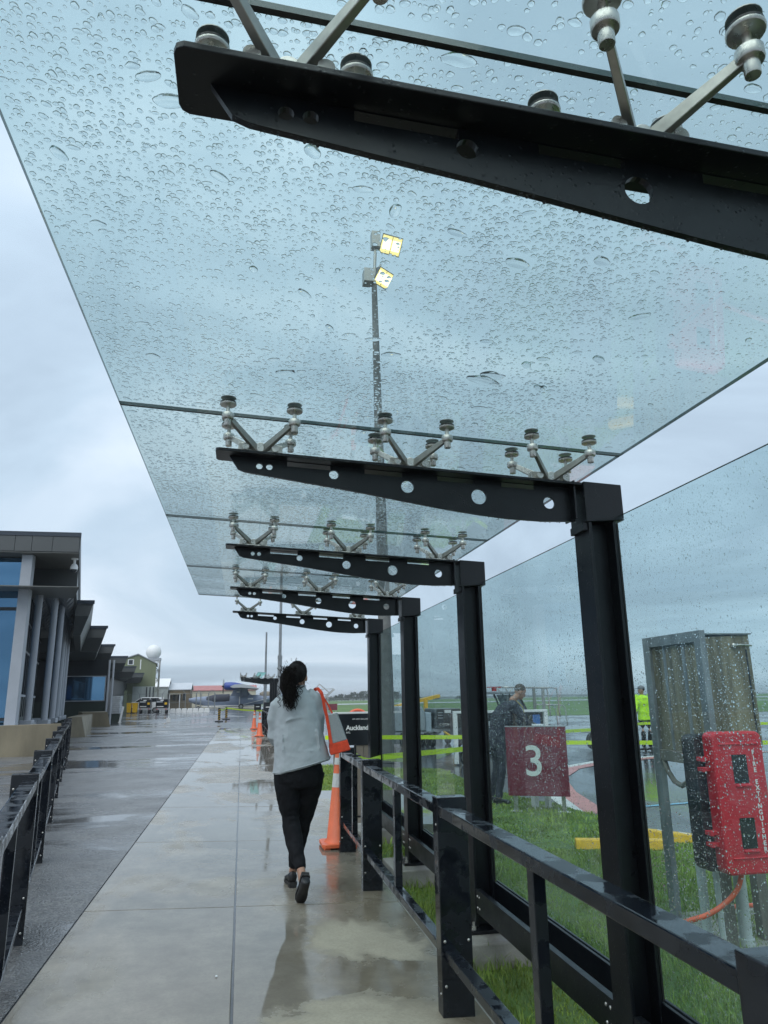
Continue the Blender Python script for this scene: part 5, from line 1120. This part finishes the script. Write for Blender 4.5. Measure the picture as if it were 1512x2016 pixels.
# square column and round columns
MB().box(-7.0, -6.68, 24.3, 24.62, .80, 6.06).build('column', COLW, T_, bevel=.01)
colpts = [(-6.80, 26.0), (-6.82, 28.2), (-7.22, 31.0), (-7.75, 34.0), (-8.22, 37.0), (-7.95, 35.4)]
for k, (x, y) in enumerate(colpts):
    MB().cyl((x, y, .78), (x, y, 5.28), .112 if k < 5 else .08, seg=18).build('column', COLW, T_, smooth=True, sharp=40)
    MB().box(x - .19, x + .19, y - .19, y + .19, .72, .94 if k < 1 else .9).build('column_base', COLW, T_, bevel=.02)
    if k > 2: MB().box(x - .2, x + .2, y - .2, y + .2, 5.0, 5.28).build('column_head', COLW, T_)
# glazing: near front window, side glazing, mullions
MB().box(-22, -7.02, 24.9, 24.96, .8, 6.05).build('window', BLUEG, T_)
for x in (-7.08, -9.2, -11.4): MB().box(x - .04, x + .04, 24.84, 24.899, .8, 6.05).build('mullion', MULL, T_)
for z in (1.0, 4.4): MB().box(-22, -7.12, 24.85, 24.897, z - .05, z + .05).build('transom', MULL, T_)
a0, a1 = V3(-6.98, 24.97, 0), V3(-9.35, 36.6, 0)
def side(z0, z1, m, name, q0=0, q1=1, off=0.0, th=.06):
    d = (a1 - a0); s = Vector((d.y, -d.x, 0)).normalized(); p, q = a0 + d * q0 + s * off, a0 + d * q1 + s * off
    return MB().hexa([p + V3(0, 0, z0), q + V3(0, 0, z0), q - s * th + V3(0, 0, z0), p - s * th + V3(0, 0, z0), p + V3(0, 0, z1), q + V3(0, 0, z1), q - s * th + V3(0, 0, z1), p - s * th + V3(0, 0, z1)]).build(name, m, T_)
side(1.75, 3.2, BLUEG, 'window'); side(.8, 1.72, DGREEN, 'wall_panel'); side(3.24, 5.28, BLUEG, 'window', 0, 1, -.02)
for k in range(13): side(1.0, 5.2, MULL, 'mullion', k / 13, k / 13 + .007, .03, .05)
for z in (1.73, 3.22, 4.2): side(z - .04, z + .04, COLW if z < 3 else MULL, 'transom', 0, 1, .035, .05)
side(.66, .80, COLW, 'floor_edge', 0, 1, .5, 1.0)
MB().box(-22, -6.35, 23.2, 25.6, .62, .80).build('floor_edge', COLW, T_)
MB().hexa([(-22, 25.5, -.02), (-6.6, 25.5, -.02), (-9.2, 40, -.02), (-22, 40, -.02), (-22, 25.5, .62), (-6.6, 25.5, .62), (-9.2, 40, .62), (-22, 40, .62)]).build('floor_plinth', DGREEN, T_)
# stepped bays receding
bays = [(-6.1, 31.4, 5.5), (-7.4, 42.3, 5.5), (-9.23, 56.3, 5.5), (-10.5, 71.4, 5.5), (-12.6, 93.0, 5.5), (-14.5, 115.8, 5.5), (-17.7, 149.5, 5.5)]
for k, (x, y, z) in enumerate(bays):
    yn = bays[k + 1][1] if k + 1 < len(bays) else y + 30
    xe = x - .2 * (yn - y); xl = -24 - .25 * (y - 30) if k else -6.80; hgt = 1.35
    prof = [(0, 0), (0, -.62), (.55, -hgt), (yn - y + .5, -hgt), (yn - y + .5, 0)]
    b = MB(); vs = []
    for X_, sl in ((xl, 0), (x, 1)):
        for (u, w) in prof: vs.append((X_ + (0 if sl or k else -.2 * u) + sl * (-.2 * u - (.16 if -1 < w < -.3 else .42 if w <= -1 else 0)), y + u, z + w))
    n = len(prof); b.add(vs, [tuple(range(n)), tuple(range(n, 2 * n))[::-1]] + [(i, (i + 1) % n, (i + 1) % n + n, i + n) for i in range(n)])
    r_ = b.build('roof', FASC, T_); MB().box(xl, x + .02, y - .05, y + .05, z - .12, z + .03).build('roof_flashing', CAPM, r_)
    if k == 0: continue
# wall with the big blue window and its return, further bays' walls
MB().box(-20, -8.8, 52.0, 52.2, .0, 1.50).build('wall_panel', DGREEN, T_); MB().box(-20, -8.8, 52.02, 52.2, 3.14, 4.2).build('wall_panel', MULL, T_)
MW = Matrix.Translation((-10.28, 51.8, 0)) @ Matrix.Rotation(rad(9), 4, 'Z')
MB().box(-1.34, 1.31, .05, .12, 1.56, 3.08, M=MW).build('window', BLUEG, T_); MB().box(-20, -11.66, 52.05, 52.2, 1.5, 3.14).build('wall_panel', MULL, T_)
MB().box(-1.38, 1.38, -.05, .049, 1.50, 1.555, M=MW).box(-1.38, 1.38, -.05, .049, 3.085, 3.139, M=MW).box(1.315, 1.38, -.05, .049, 1.556, 3.084, M=MW).build('window_frame', COLW, T_)
for x in (-8.72, -8.45): MB().cyl((x, 51.6, 0), (x, 51.6, 4.15), .07, seg=12).build('column', COLW, T_, smooth=True, sharp=40)
MB().hexa([(-20, 52.2, 0), (-8.8, 52.2, 0), (-11.5, 66, 0), (-20, 66, 0), (-20, 52.2, 4.15), (-8.8, 52.2, 4.15), (-11.5, 66, 4.15), (-20, 66, 4.15)]).build('wall_panel', MULL, T_)
MB().hexa([(-30, 74, 0), (-13.8, 74, 0), (-22, 175, 0), (-40, 175, 0), (-30, 74, 4.15), (-13.8, 74, 4.15), (-22, 175, 4.15), (-40, 175, 4.15)]).build('wall_panel', MULL, T_)
# ramp walls
o = MB().hexa([(-14, 22.7, -.05), (-4.93, 22.7, -.05), (-4.99, 22.95, -.05), (-14, 22.95, -.05), (-14, 22.7, .78), (-5.02, 22.7, .90), (-5.08, 22.95, .90), (-14, 22.95, .78)]).build('ramp_wall', CONCTAN, bevel=.01)
tag(o, 'long low stained concrete wall in front of the pale columns', 'concrete wall', 'low concrete walls by the terminal')
for c, lb in (([(-7.2, 33.6), (-6.5, 34.0), (-7.3, 39.5), (-7.9, 39.5)], 'middle low concrete wall end just beyond the left handrail'), ([(-9.2, 46.7), (-7.58, 46.7), (-8.6, 50.5), (-10.2, 50.5)], 'farthest low concrete wall block below the big blue window')):
    o = MB().hexa([(x, y, 0) for x, y in c] + [(x - (.22 if i in (1,) else 0), y, .87) for i, (x, y) in enumerate(c)]).build('ramp_wall', CONCTAN, bevel=.01); tag(o, lb, 'concrete wall', 'low concrete walls by the terminal')
# pallet of stacked sheets
t = thing('sheet_stack', 'stack of pale wrapped sheets beside the terminal columns', 'stack', (-8.8, 56, 0))
for k in range(9): MB().box(-9.15 + random.uniform(-.03, .03), -8.5 + random.uniform(-.03, .03), 55.7, 56.8, .62 + k * .135, .735 + k * .135).build('sheet', mat('pale_wrap', (.42, .45, .47), .4, nscale=4, namt=.2), t, bevel=.02)
MB().box(-9.2, -8.45, 55.6, 56.9, -.0, .60).build('pallet', DGREEN, t)
t = thing('leaning_post', 'white post leaning beside the stack of sheets', 'post', (-8.39, 55.4, 0)); MB().bar((-8.40, 55.4, 0), (-8.22, 55.4, 1.1), .12, .12).box(-8.5, -8.28, 55.3, 55.5, -.0, .05).build('post', WHITE, t)
t = thing('bollard', 'thin white bollard with a square base on the wet apron', 'bollard', (-4.95, 54, 0)); MB().box(-5.08, -4.82, 53.9, 54.15, .0, .3).cyl((-4.95, 54, .3), (-4.95, 54, 1.3), .025, seg=8).build('base', WHITE, t)

# ------------------------------------------------------------------ far side: vehicles, hangars, radome, aircraft
t = thing('van', 'white van parked in front of the green hangar', 'van', (-12.2, 97, 0))
MB().prism([(-13.9, .35), (-9.9, .35), (-9.9, 1.35), (-10.1, 1.85), (-12.3, 1.9), (-13.1, 1.35), (-13.9, 1.15)], 'y', 97, 98.8).build('body', WHITE, t, bevel=.06)
MB().prism([(-13.0, 1.33), (-12.35, 1.33), (-12.35, 1.8)], 'y', 96.97, 96.995).box(-12.25, -11.3, 96.97, 96.995, 1.33, 1.78).box(-11.2, -10.2, 96.97, 96.995, 1.33, 1.78).build('window', GLASSD, t)
for x in (-13.2, -10.6): wheel((x, 97.05, .33), .33, .2, t, (0, 1, 0))
def gse(x, y, lb):
    t = thing('power_cart', lb, 'power cart', (x, y, 0), 'ground power carts')
    MB().box(x - .68, x + .68, y, y + 1.6, .62, 1.62).build('cart_body', SIGNBLACK, t, bevel=.04); MB().box(x - .62, x + .62, y - .06, y + 1.6, .40, .60).build('chassis', GREY, t)
    MB().box(x - .6, x + .1, y - .02, y - .001, 1.25, 1.42).build('louvre', GREY, t); MB().box(x - .18, x + .18, y - .02, y - .001, 1.44, 1.56).build('number_plate', WHITE, t)
    MB().box(x + .3, x + .58, y - .02, y - .001, 1.0, 1.25).build('warning_panel', YELLOW, t); MB().box(x - .55, x + .2, y - .02, y - .001, .75, .83).build('lettering', LETTER, t)
    for sx in (-.5, .5): MB().box(x + sx - .09, x + sx + .09, y - .07, y - .061, .46, .55).build('tail_lamp', LAMPR, t); wheel((x + sx, y + .1, .22), .22, .18, t); wheel((x + sx, y + 1.4, .22), .22, .18, t)
gse(-11.55, 94.5, 'left of two black power carts parked by the white van'); gse(-9.05, 89.5, 'right of two black power carts parked by the white van')
for k, (x0, x1) in enumerate(((-13.55, -13.0), (-12.9, -12.3))):
    t = thing('wheelie_bin', ['yellow bin farther left beside the white van', 'yellow bin nearer the black power cart'][k], 'bin', ((x0 + x1) / 2, 94, 0), 'yellow bins by the van')
    MB().hexa([(x0 + .06, 93.8, .12), (x1 - .06, 93.8, .12), (x1 - .06, 94.4, .12), (x0 + .06, 94.4, .12), (x0, 93.75, 1.15), (x1, 93.75, 1.15), (x1, 94.45, 1.15), (x0, 94.45, 1.15)]).build('bin_body', YELLOW, t); MB().box(x0 - .02, x1 + .02, 93.72, 94.48, 1.152, 1.24).build('lid', YELLOW, t); wheel((x0 + .1, 94.5, .12), .12, .06, t); wheel((x1 - .1, 94.5, .12), .12, .06, t)
o0 = MB().prism([(0, 0), (.63, 0), (.61, .2), (.56, .5), (.07, .5), (.02, .2)], 'y', 0, .75)
for k in range(7):
    if k == 0: pb = o0.build('barrier_block', WHITE, bevel=.02); c = pb
    else: c = pb.copy(); COL.objects.link(c)
    c.location = (-8.35 + k * .66, 92, 0)
    tag(c, ['white plastic barrier block in the row before the sheds, leftmost', 'second white barrier block from the left in the row before the sheds', 'third white barrier block from the left in the row before the sheds', 'middle white barrier block of the row before the sheds',
            'third white barrier block from the right end of the row', 'second white barrier block from the right end of the row', 'rightmost white barrier block of the row, next to the wire fence'][k], 'barrier block', 'white barrier blocks in a row')
SAGE = mat('sage_green_cladding', (.175, .20, .115), .6, nscale=.6, namt=.12, bump=.3, bscale=10, stretch=(6, 6, .2)); PALEG = mat('pale_grey_cladding', (.40, .44, .42), .6, nscale=.6, namt=.12, bump=.3, bscale=10, stretch=(6, 6, .2)); BROWNW = mat('brown_wall', (.17, .13, .075), .7, nscale=1, namt=.2)
REDROOF = mat('faded_red_roof', (.40, .16, .15), .6, nscale=1, namt=.2); PALEROOF = mat('pale_metal_roof', (.50, .53, .56), .45, nscale=1, namt=.1); CREAM = mat('cream_wall', (.50, .47, .36), .7, nscale=1, namt=.15)
def shed(name, lb, x0, x1, y0, y1, ze, zr, wallm, roofm, ov=.2):
    """ridge along X: long wall and roof slope face the walkway, gable on the right end"""
    t = thing(name, lb, name, ((x0 + x1) / 2, y0, 0)); ym = (y0 + y1) / 2
    MB().prism([(y0, -.1), (y1, -.1), (y1, ze), (ym, zr), (y0, ze)], 'x', x0, x1).build('wall', wallm, t)
    for a in (y0, y1):
        sl = (zr - ze) / abs(ym - a); s_ = 1 if a < ym else -1; e_ = a - s_ * ov; ez = ze - sl * ov
        c = [(x, y, z) for dz in (.03, .16) for x, y, z in ((x0 - ov, e_, ez + dz), (x1 + ov, e_, ez + dz), (x1 + ov, ym, zr + dz), (x0 - ov, ym, zr + dz))]
        MB().hexa(c).build('roof', roofm, t)
    return t
t = thing('hangar', 'tall sage green hangar with a small square window under its gable', 'hangar', (-16, 120, 0))
hp = [(-19.6, -.1), (-13.3, -.1), (-13.3, 7.05), (-16.1, 8.45), (-19.6, 7.3)]
b = MB(); n = 5; b.add([(x, 120, z) for x, z in hp] + [(x * 1.1, 132, z) for x, z in hp], [tuple(range(5))[::-1], tuple(range(5, 10))] + [(i, (i + 1) % n, (i + 1) % n + n, i + n) for i in range(n)]); b.build('wall', SAGE, t)
for (xa, za_), (xb, zb) in (((-13.1, 6.97), (-16.1, 8.47)), ((-19.8, 7.24), (-16.1, 8.47))):
    MB().hexa([(xa, 119.8, za_ + .02), (xb, 119.8, zb + .02), (xb * 1.1, 132.2, zb + .02), (xa * 1.1, 132.2, za_ + .02), (xa, 119.8, za_ + .16), (xb, 119.8, zb + .16), (xb * 1.1, 132.2, zb + .16), (xa * 1.1, 132.2, za_ + .16)]).build('roof', GREY, t)
MB().box(-17.6, -16.7, 119.95, 119.99, 6.9, 7.75).build('window_frame', WHITE, t); MB().box(-17.45, -16.85, 119.92, 119.945, 7.0, 7.65).build('window', GLASSD, t)
MB().box(-15.75, -15.6, 119.93, 119.99, 6.2, 7.7).build('flue', WHITE, t)
MB().box(-16.6, -13.35, 119.9, 119.99, .0, 3.6).build('lower_cladding', PALEG, t)
for x in (-14.6, -14.1, -13.6): MB().box(x, x + .18, 119.86, 119.899, .2, 3.5).build('downpipe', MULL, t)
MB().box(-21.5, -17.2, 112, 119, -.1, 3.0).build('annex', SAGE, t)
t = shed('shed', 'white gabled shed right of the green hangar', -16.2, -13.25, 140, 145.5, 3.85, 5.25, PALEG, WHITE); MB().box(-14.4, -13.8, 139.94, 139.99, 0, 2.1).build('door', WHITE, t)
t = shed('shed', 'brown shed with a pale metal roof between the white shed and fence', -13.0, -9.35, 141, 147, 3.3, 4.45, BROWNW, PALEROOF)
for x in (-12.4, -11.5, -10.6): MB().box(x, x + .5, 140.94, 140.99, 1.4, 2.6).build('window', GLASSD, t)
MB().box(-13.0, -10.9, 139.3, 140.9, 2.5, 2.65).build('porch_roof', CREAM, t)
for x in (-12.9, -11.1): MB().box(x, x + .12, 139.4, 139.5, 0, 2.5).build('post', WHITE, t)
shed('shed', 'long low shed with a faded red roof behind the aircraft', -11.2, 3.0, 165, 176, 3.3, 4.35, CREAM, REDROOF)
t = thing('radome_tower', 'white radome ball on a steel lattice tower behind the hangar', 'radar tower', (-14.9, 131, 0))
MB().ball((-15.1, 131, 9.5), 1.27, 28, 20).build('radome', WHITE, t, smooth=True); MB().box(-16.0, -13.85, 130.2, 132, 8.05, 8.5).build('platform', GREY, t)
tw = MB()
for x in (-15.8, -14.0):
    for y in (130.4, 131.8): tw.bar((x, y, -.1), (x, y, 8.05), .15, .15)
for k in range(5):
    z = k * 1.6
    for y in (130.4, 131.8): tw.bar((-15.8, y, z), (-14.1, y, z + 1.6), .07, .07).bar((-14.1, y, z), (-15.8, y, z + 1.6), .07, .07).bar((-15.8, y, z + 1.6), (-14.1, y, z + 1.6), .07, .07)
tw.build('lattice', STEEL, t)
# wire fence
t = thing('wire_fence', 'high wire mesh fence with cranked tops left of the aircraft', 'wire fence', (-6.5, 99, 0)); mesh_ = MB()
fp = [(-21, 104), (-17, 103), (-13.2, 102), (-10.2, 101), (-7.2, 100), (-5.8, 99.5), (-5.2, 99), (-4.2, 98.4), (-3.4, 98)]
for k, (x, y) in enumerate(fp): MB().cyl((x, y, -.05), (x, y, 2.3), .05 if k < 5 else .075, seg=8).bar((x, y, 2.3), (x + .35 * (1 if k % 2 else -1), y, 2.7), .06, .06).build('fence_post', GALV, t)
for (xa, ya), (xb, yb) in zip(fp[:-1], fp[1:]):
    for z in (.1, 1.2, 2.3): mesh_.bar((xa, ya, z), (xb, yb, z), .035, .035)
    n = int(math.hypot(xb - xa, yb - ya) / .22)
    for i in range(n): q = i / n; mesh_.bar((xa + (xb - xa) * q, ya + (yb - ya) * q, .1), (xa + (xb - xa) * q, ya + (yb - ya) * q, 2.3), .012, .012)
o = mesh_.build('wire_mesh', GALV, t); o['kind'] = 'stuff'
# striped bollards with tape
for x, y, lb in ((-1.465, 52, 'nearer black and yellow striped bollard on the apron'), (-1.10, 57.5, 'farther black and yellow striped bollard on the apron')):
    t = thing('striped_bollard', lb, 'bollard', (x, y, 0), 'striped bollards holding the far tape')
    MB().cyl((x, y, .12), (x, y, .93), .085, seg=14).build('post', SIGNBLACK, t, smooth=True, sharp=40); MB().box(x - .28, x + .28, y - .2, y + .2, -.02, .10).build('base', SIGNBLACK, t, bevel=.03)
    for k in range(5):
        z = .2 + k * .15; sv = [(x + .0875 * math.cos(a), y + .0875 * math.sin(a), z + .05 * math.cos(a)) for a in [2 * math.pi * i / 14 for i in range(14)]]
        MB().add(sv + [(p[0], p[1], p[2] + .034) for p in sv], [(i, (i + 1) % 14, (i + 1) % 14 + 14, i + 14) for i in range(14)]).build('stripe', YELLOW, t)
# the twin-engined flying boat, nose hidden, seen side on
PL = thing('seaplane', 'blue and grey flying boat with a blue engine cowling, parked behind the distant canopy', 'aircraft', (0, 130, -.1))
PBLUE = mat('aircraft_blue', (.035, .07, .30), .35); PGREY = mat('aircraft_grey_blue', (.21, .26, .36), .45, nscale=.7, namt=.15); PDARK = mat('aircraft_cover', (.025, .03, .05), .7); PTAN = mat('engine_cover_tan', (.22, .19, .15), .8, nscale=2, namt=.3)
def hull(rs, m, name, seg=16):
    b = MB(); vs = []
    for x, zc, w, h in rs:
        for k in range(seg): a = 2 * math.pi * k / seg; vs.append((x, 130 + w * math.cos(a), zc + h * math.copysign(abs(math.sin(a)) ** .8, math.sin(a))))
    n = len(rs); b.add(vs, [(i * seg + k, i * seg + (k + 1) % seg, (i + 1) * seg + (k + 1) % seg, (i + 1) * seg + k) for i in range(n - 1) for k in range(seg)] + [tuple(range(seg))[::-1], tuple(range((n - 1) * seg, n * seg))])
    return b.build(name, m, PL, smooth=True, sharp=50)
hull([(-8.8, 1.45, .2, .25), (-7.6, 1.3, .6, .62), (-5, 1.2, .85, .85), (-2, 1.15, .95, .95), (1, 1.2, .95, .95), (3.5, 1.35, .85, .78), (5.2, 1.6, .6, .55), (7.4, 2.0, .3, .35), (9.6, 2.4, .12, .2)], PGREY, 'fuselage')
hull([(-5.9, 1.45, .75, .50), (-4.4, 1.5, .98, .82), (-2.2, 1.5, 1.0, .85), (-2.05, 1.5, 1.0, .85)], PDARK, 'canopy_cover')
MB().box(-6.5, 3.8, 129.0, 131, .32, .48).build('chine_stripe', WHITE, PL)
b = MB(); prof = [(-2.1, 1.8), (2.6, 1.8), (1.5, 2.2), (1.0, 2.75), (.95, 3.25), (-1.45, 3.25), (-1.6, 2.6)]
b.prism(prof, 'y', 129.6, 130.4).build('pylon', PGREY, PL, bevel=.05)
b = MB(); wp = [(-1.9, 3.45), (-1.2, 3.75), (0, 3.8), (1.4, 3.55), (2.7, 3.05), (1.4, 3.15), (0, 3.25), (-1.6, 3.25)]
b.prism(wp, 'y', 120.5, 139.5).build('wing', mat('aircraft_wing_grey', (.42, .44, .46), .4), PL)
for yy in (127.0, 133.0):
    b = MB(); vs = []; rs = [(-2.95, .46), (-2.8, .62), (-1.9, .66), (-1.2, .6), (.2, .3)]
    for x, r in rs:
        for k in range(18): a = 2 * math.pi * k / 18; vs.append((x, yy + r * math.cos(a), 3.62 + r * math.sin(a)))
    n = len(rs); b.add(vs, [(i * 18 + k, i * 18 + (k + 1) % 18, (i + 1) * 18 + (k + 1) % 18, (i + 1) * 18 + k) for i in range(n - 1) for k in range(18)] + [tuple(range(18))[::-1], tuple(range((n - 1) * 18, n * 18))])
    en = b.build('engine_cowling', PBLUE, PL, smooth=True, sharp=50)
    MB().ball((-3.1, yy, 3.6), (.25, .16, .16), 12, 8).bar((-3.15, yy, 3.6), (-3.15, yy, 4.75), .1, .16, w1=.05, h1=.1).bar((-3.15, yy, 3.6), (-3.15, yy + 1.0, 3.0), .1, .16).bar((-3.15, yy, 3.6), (-3.15, yy - .4, 2.45), .1, .16).build('propeller', RUBBER, en)
    MB().bar((-.2, yy - 1.5, 3.2), (-.2, 130, 1.6), .14, .2).bar((.9, yy - 1.5, 3.2), (.9, 130, 1.6), .14, .2).build('wing_strut', PGREY, PL)
hull([(3.0, 1.9, .45, .55), (3.6, 2.1, .62, .62), (4.6, 2.1, .55, .6), (5.2, 2.0, .3, .4)], PTAN, 'blister_cover')
MB().box(-.9, -.45, 129.02, 129.06, 2.55, 2.75).box(1.0, 1.9, 129.02, 129.06, 1.4, 1.62).build('marking', WHITE, PL); MB().box(-.45, -.3, 128.98, 129.04, .4, 1.9).build('undercarriage_leg', WHITE, PL)
wheel((-.1, 128.85, .28), .42, .25, PL, (0, 1, 0)); wheel((-.1, 131.2, .28), .42, .25, PL, (0, 1, 0)); wheel((-7.2, 130, .15), .3, .2, PL, (0, 1, 0))
MB().bar((.3, 128.8, .6), (4.3, 128.6, 1.5), .5, .08).build('boarding_ramp', WHITE, PL)
MB().prism([(7.6, 2.1), (9.8, 2.3), (10.0, 4.9), (8.9, 4.9)], 'y', 129.85, 130.15).build('tail_fin', PBLUE, PL); MB().prism([(8.2, 2.8), (9.8, 2.8), (9.8, 2.95), (8.2, 3.0)], 'y', 126, 134).build('tailplane', PGREY, PL)
# tree line and far shrubs
LEAF = mat('far_foliage', (.035, .055, .03), .9, nscale=.15, namt=.5)
def blob_tree(x, y, z, w, h, label, group):
    t = thing('pine_tree', label, 'tree', (x, y, z), group); b = MB()
    for k in range(150):
        a = random.uniform(0, 6.28); q = random.random() ** .5; zz = random.random(); rr = w * q * (1 - .55 * zz)
        c = Vector((x + rr * math.cos(a), y + rr * math.sin(a), z + h * (.22 + .76 * zz))); s = random.uniform(.10, .24) * w
        d1 = Vector((random.gauss(0, 1), random.gauss(0, 1), random.gauss(0, .6))).normalized() * s; d2 = Vector((random.gauss(0, 1), random.gauss(0, 1), random.gauss(0, .8))).normalized() * s
        b.add([c - d1 - d2 * .4, c + d1 - d2 * .5, c + d2], [(0, 1, 2)])
    b.build('crown', LEAF, t); MB().cyl((x, y, z - .5), (x, y, z + h * .5), w * .06, w * .03, seg=6).build('trunk', BROWNW, t)
tx_ = [(58, 1.6), (63, 2.4), (67, 3.2), (71.5, 2.8), (75, 4.4), (79, 4.2), (82, 5.0), (86, 5.4), (89.5, 4.8), (93, 5.4), (97, 4.8), (101, 4.4), (105.5, 4.2), (110, 3.6), (116, 3.0)]
for k, (x, h) in enumerate(tx_): blob_tree(x, 500 + random.uniform(-8, 8), fz(500), 3.6 + h * .25, h + 1.4, 'dark hazy tree in the tree line far beyond the airfield grass', 'trees of the far tree line')
for k, (x, h) in enumerate(((150, 2.2), (156, 2.0), (128, 2.4), (134, 1.5))): blob_tree(x, 505, fz(505), 3, h, 'small dark bush on the far horizon right of the posts', 'bushes on the far horizon')
ff = MB()
for k in range(60): ff.bar((50 + k * 1.6, 460, fz(460)), (50 + k * 1.6, 460, fz(460) + 1.9), .12, .12)
ff.bar((50, 460, fz(460) + 1.8), (146, 460, fz(460) + 1.8), .08, .08)
t = thing('airfield_fence', 'thin far perimeter fence in front of the tree line', 'fence', (90, 460, fz(460))); o = ff.build('fence_post', GREY, t); o['kind'] = 'stuff'
hl = MB(); pts = [(-500, 0), (-200, 6), (0, 9), (180, 14), (330, 10), (520, 7), (760, 9), (1100, 5), (1500, 0)]
hv = [(x, 1700, fz(1700) - 3) for x, h in pts] + [(x, 1700, fz(1700) + h * .55) for x, h in pts] + [(x, 1900, fz(1700) - 3) for x, h in pts]; n = len(pts)
hl.add(hv, [(i, i + 1, n + i + 1, n + i) for i in range(n - 1)] + [(n + i, n + i + 1, 2 * n + i + 1, 2 * n + i) for i in range(n - 1)]); struct(hl.build('hills', mat('distant_hill', (.05, .075, .05), .95, nscale=.01, namt=.3), smooth=False))
# small litter on the walk
o = MB().box(-.095, -.085, 4.62, 4.64, .006, .009).build('paper_scrap', WHITE); tag(o, 'tiny white paper scrap lying on the concrete left of the centre joint', 'paper scrap')

# ------------------------------------------------------------------ rain haze lying over the airfield
hm = bpy.data.materials.new('rain_haze'); hm.use_nodes = True; ht = hm.node_tree; ht.nodes.clear(); ho = N(ht, 'ShaderNodeOutputMaterial'); hv = N(ht, 'ShaderNodeVolumePrincipled')
hv.inputs['Color'].default_value = (0.96, 0.98, 1.0, 1); hv.inputs['Density'].default_value = 0.00045; hv.inputs['Anisotropy'].default_value = 0.4; L(ht, hv.outputs[0], ho.inputs['Volume'])
hz = MB().box(-720, 3050, -35, 4050, -16, 18).build('haze', hm); tag(hz, 'thin rain haze over the airfield', kind='stuff')
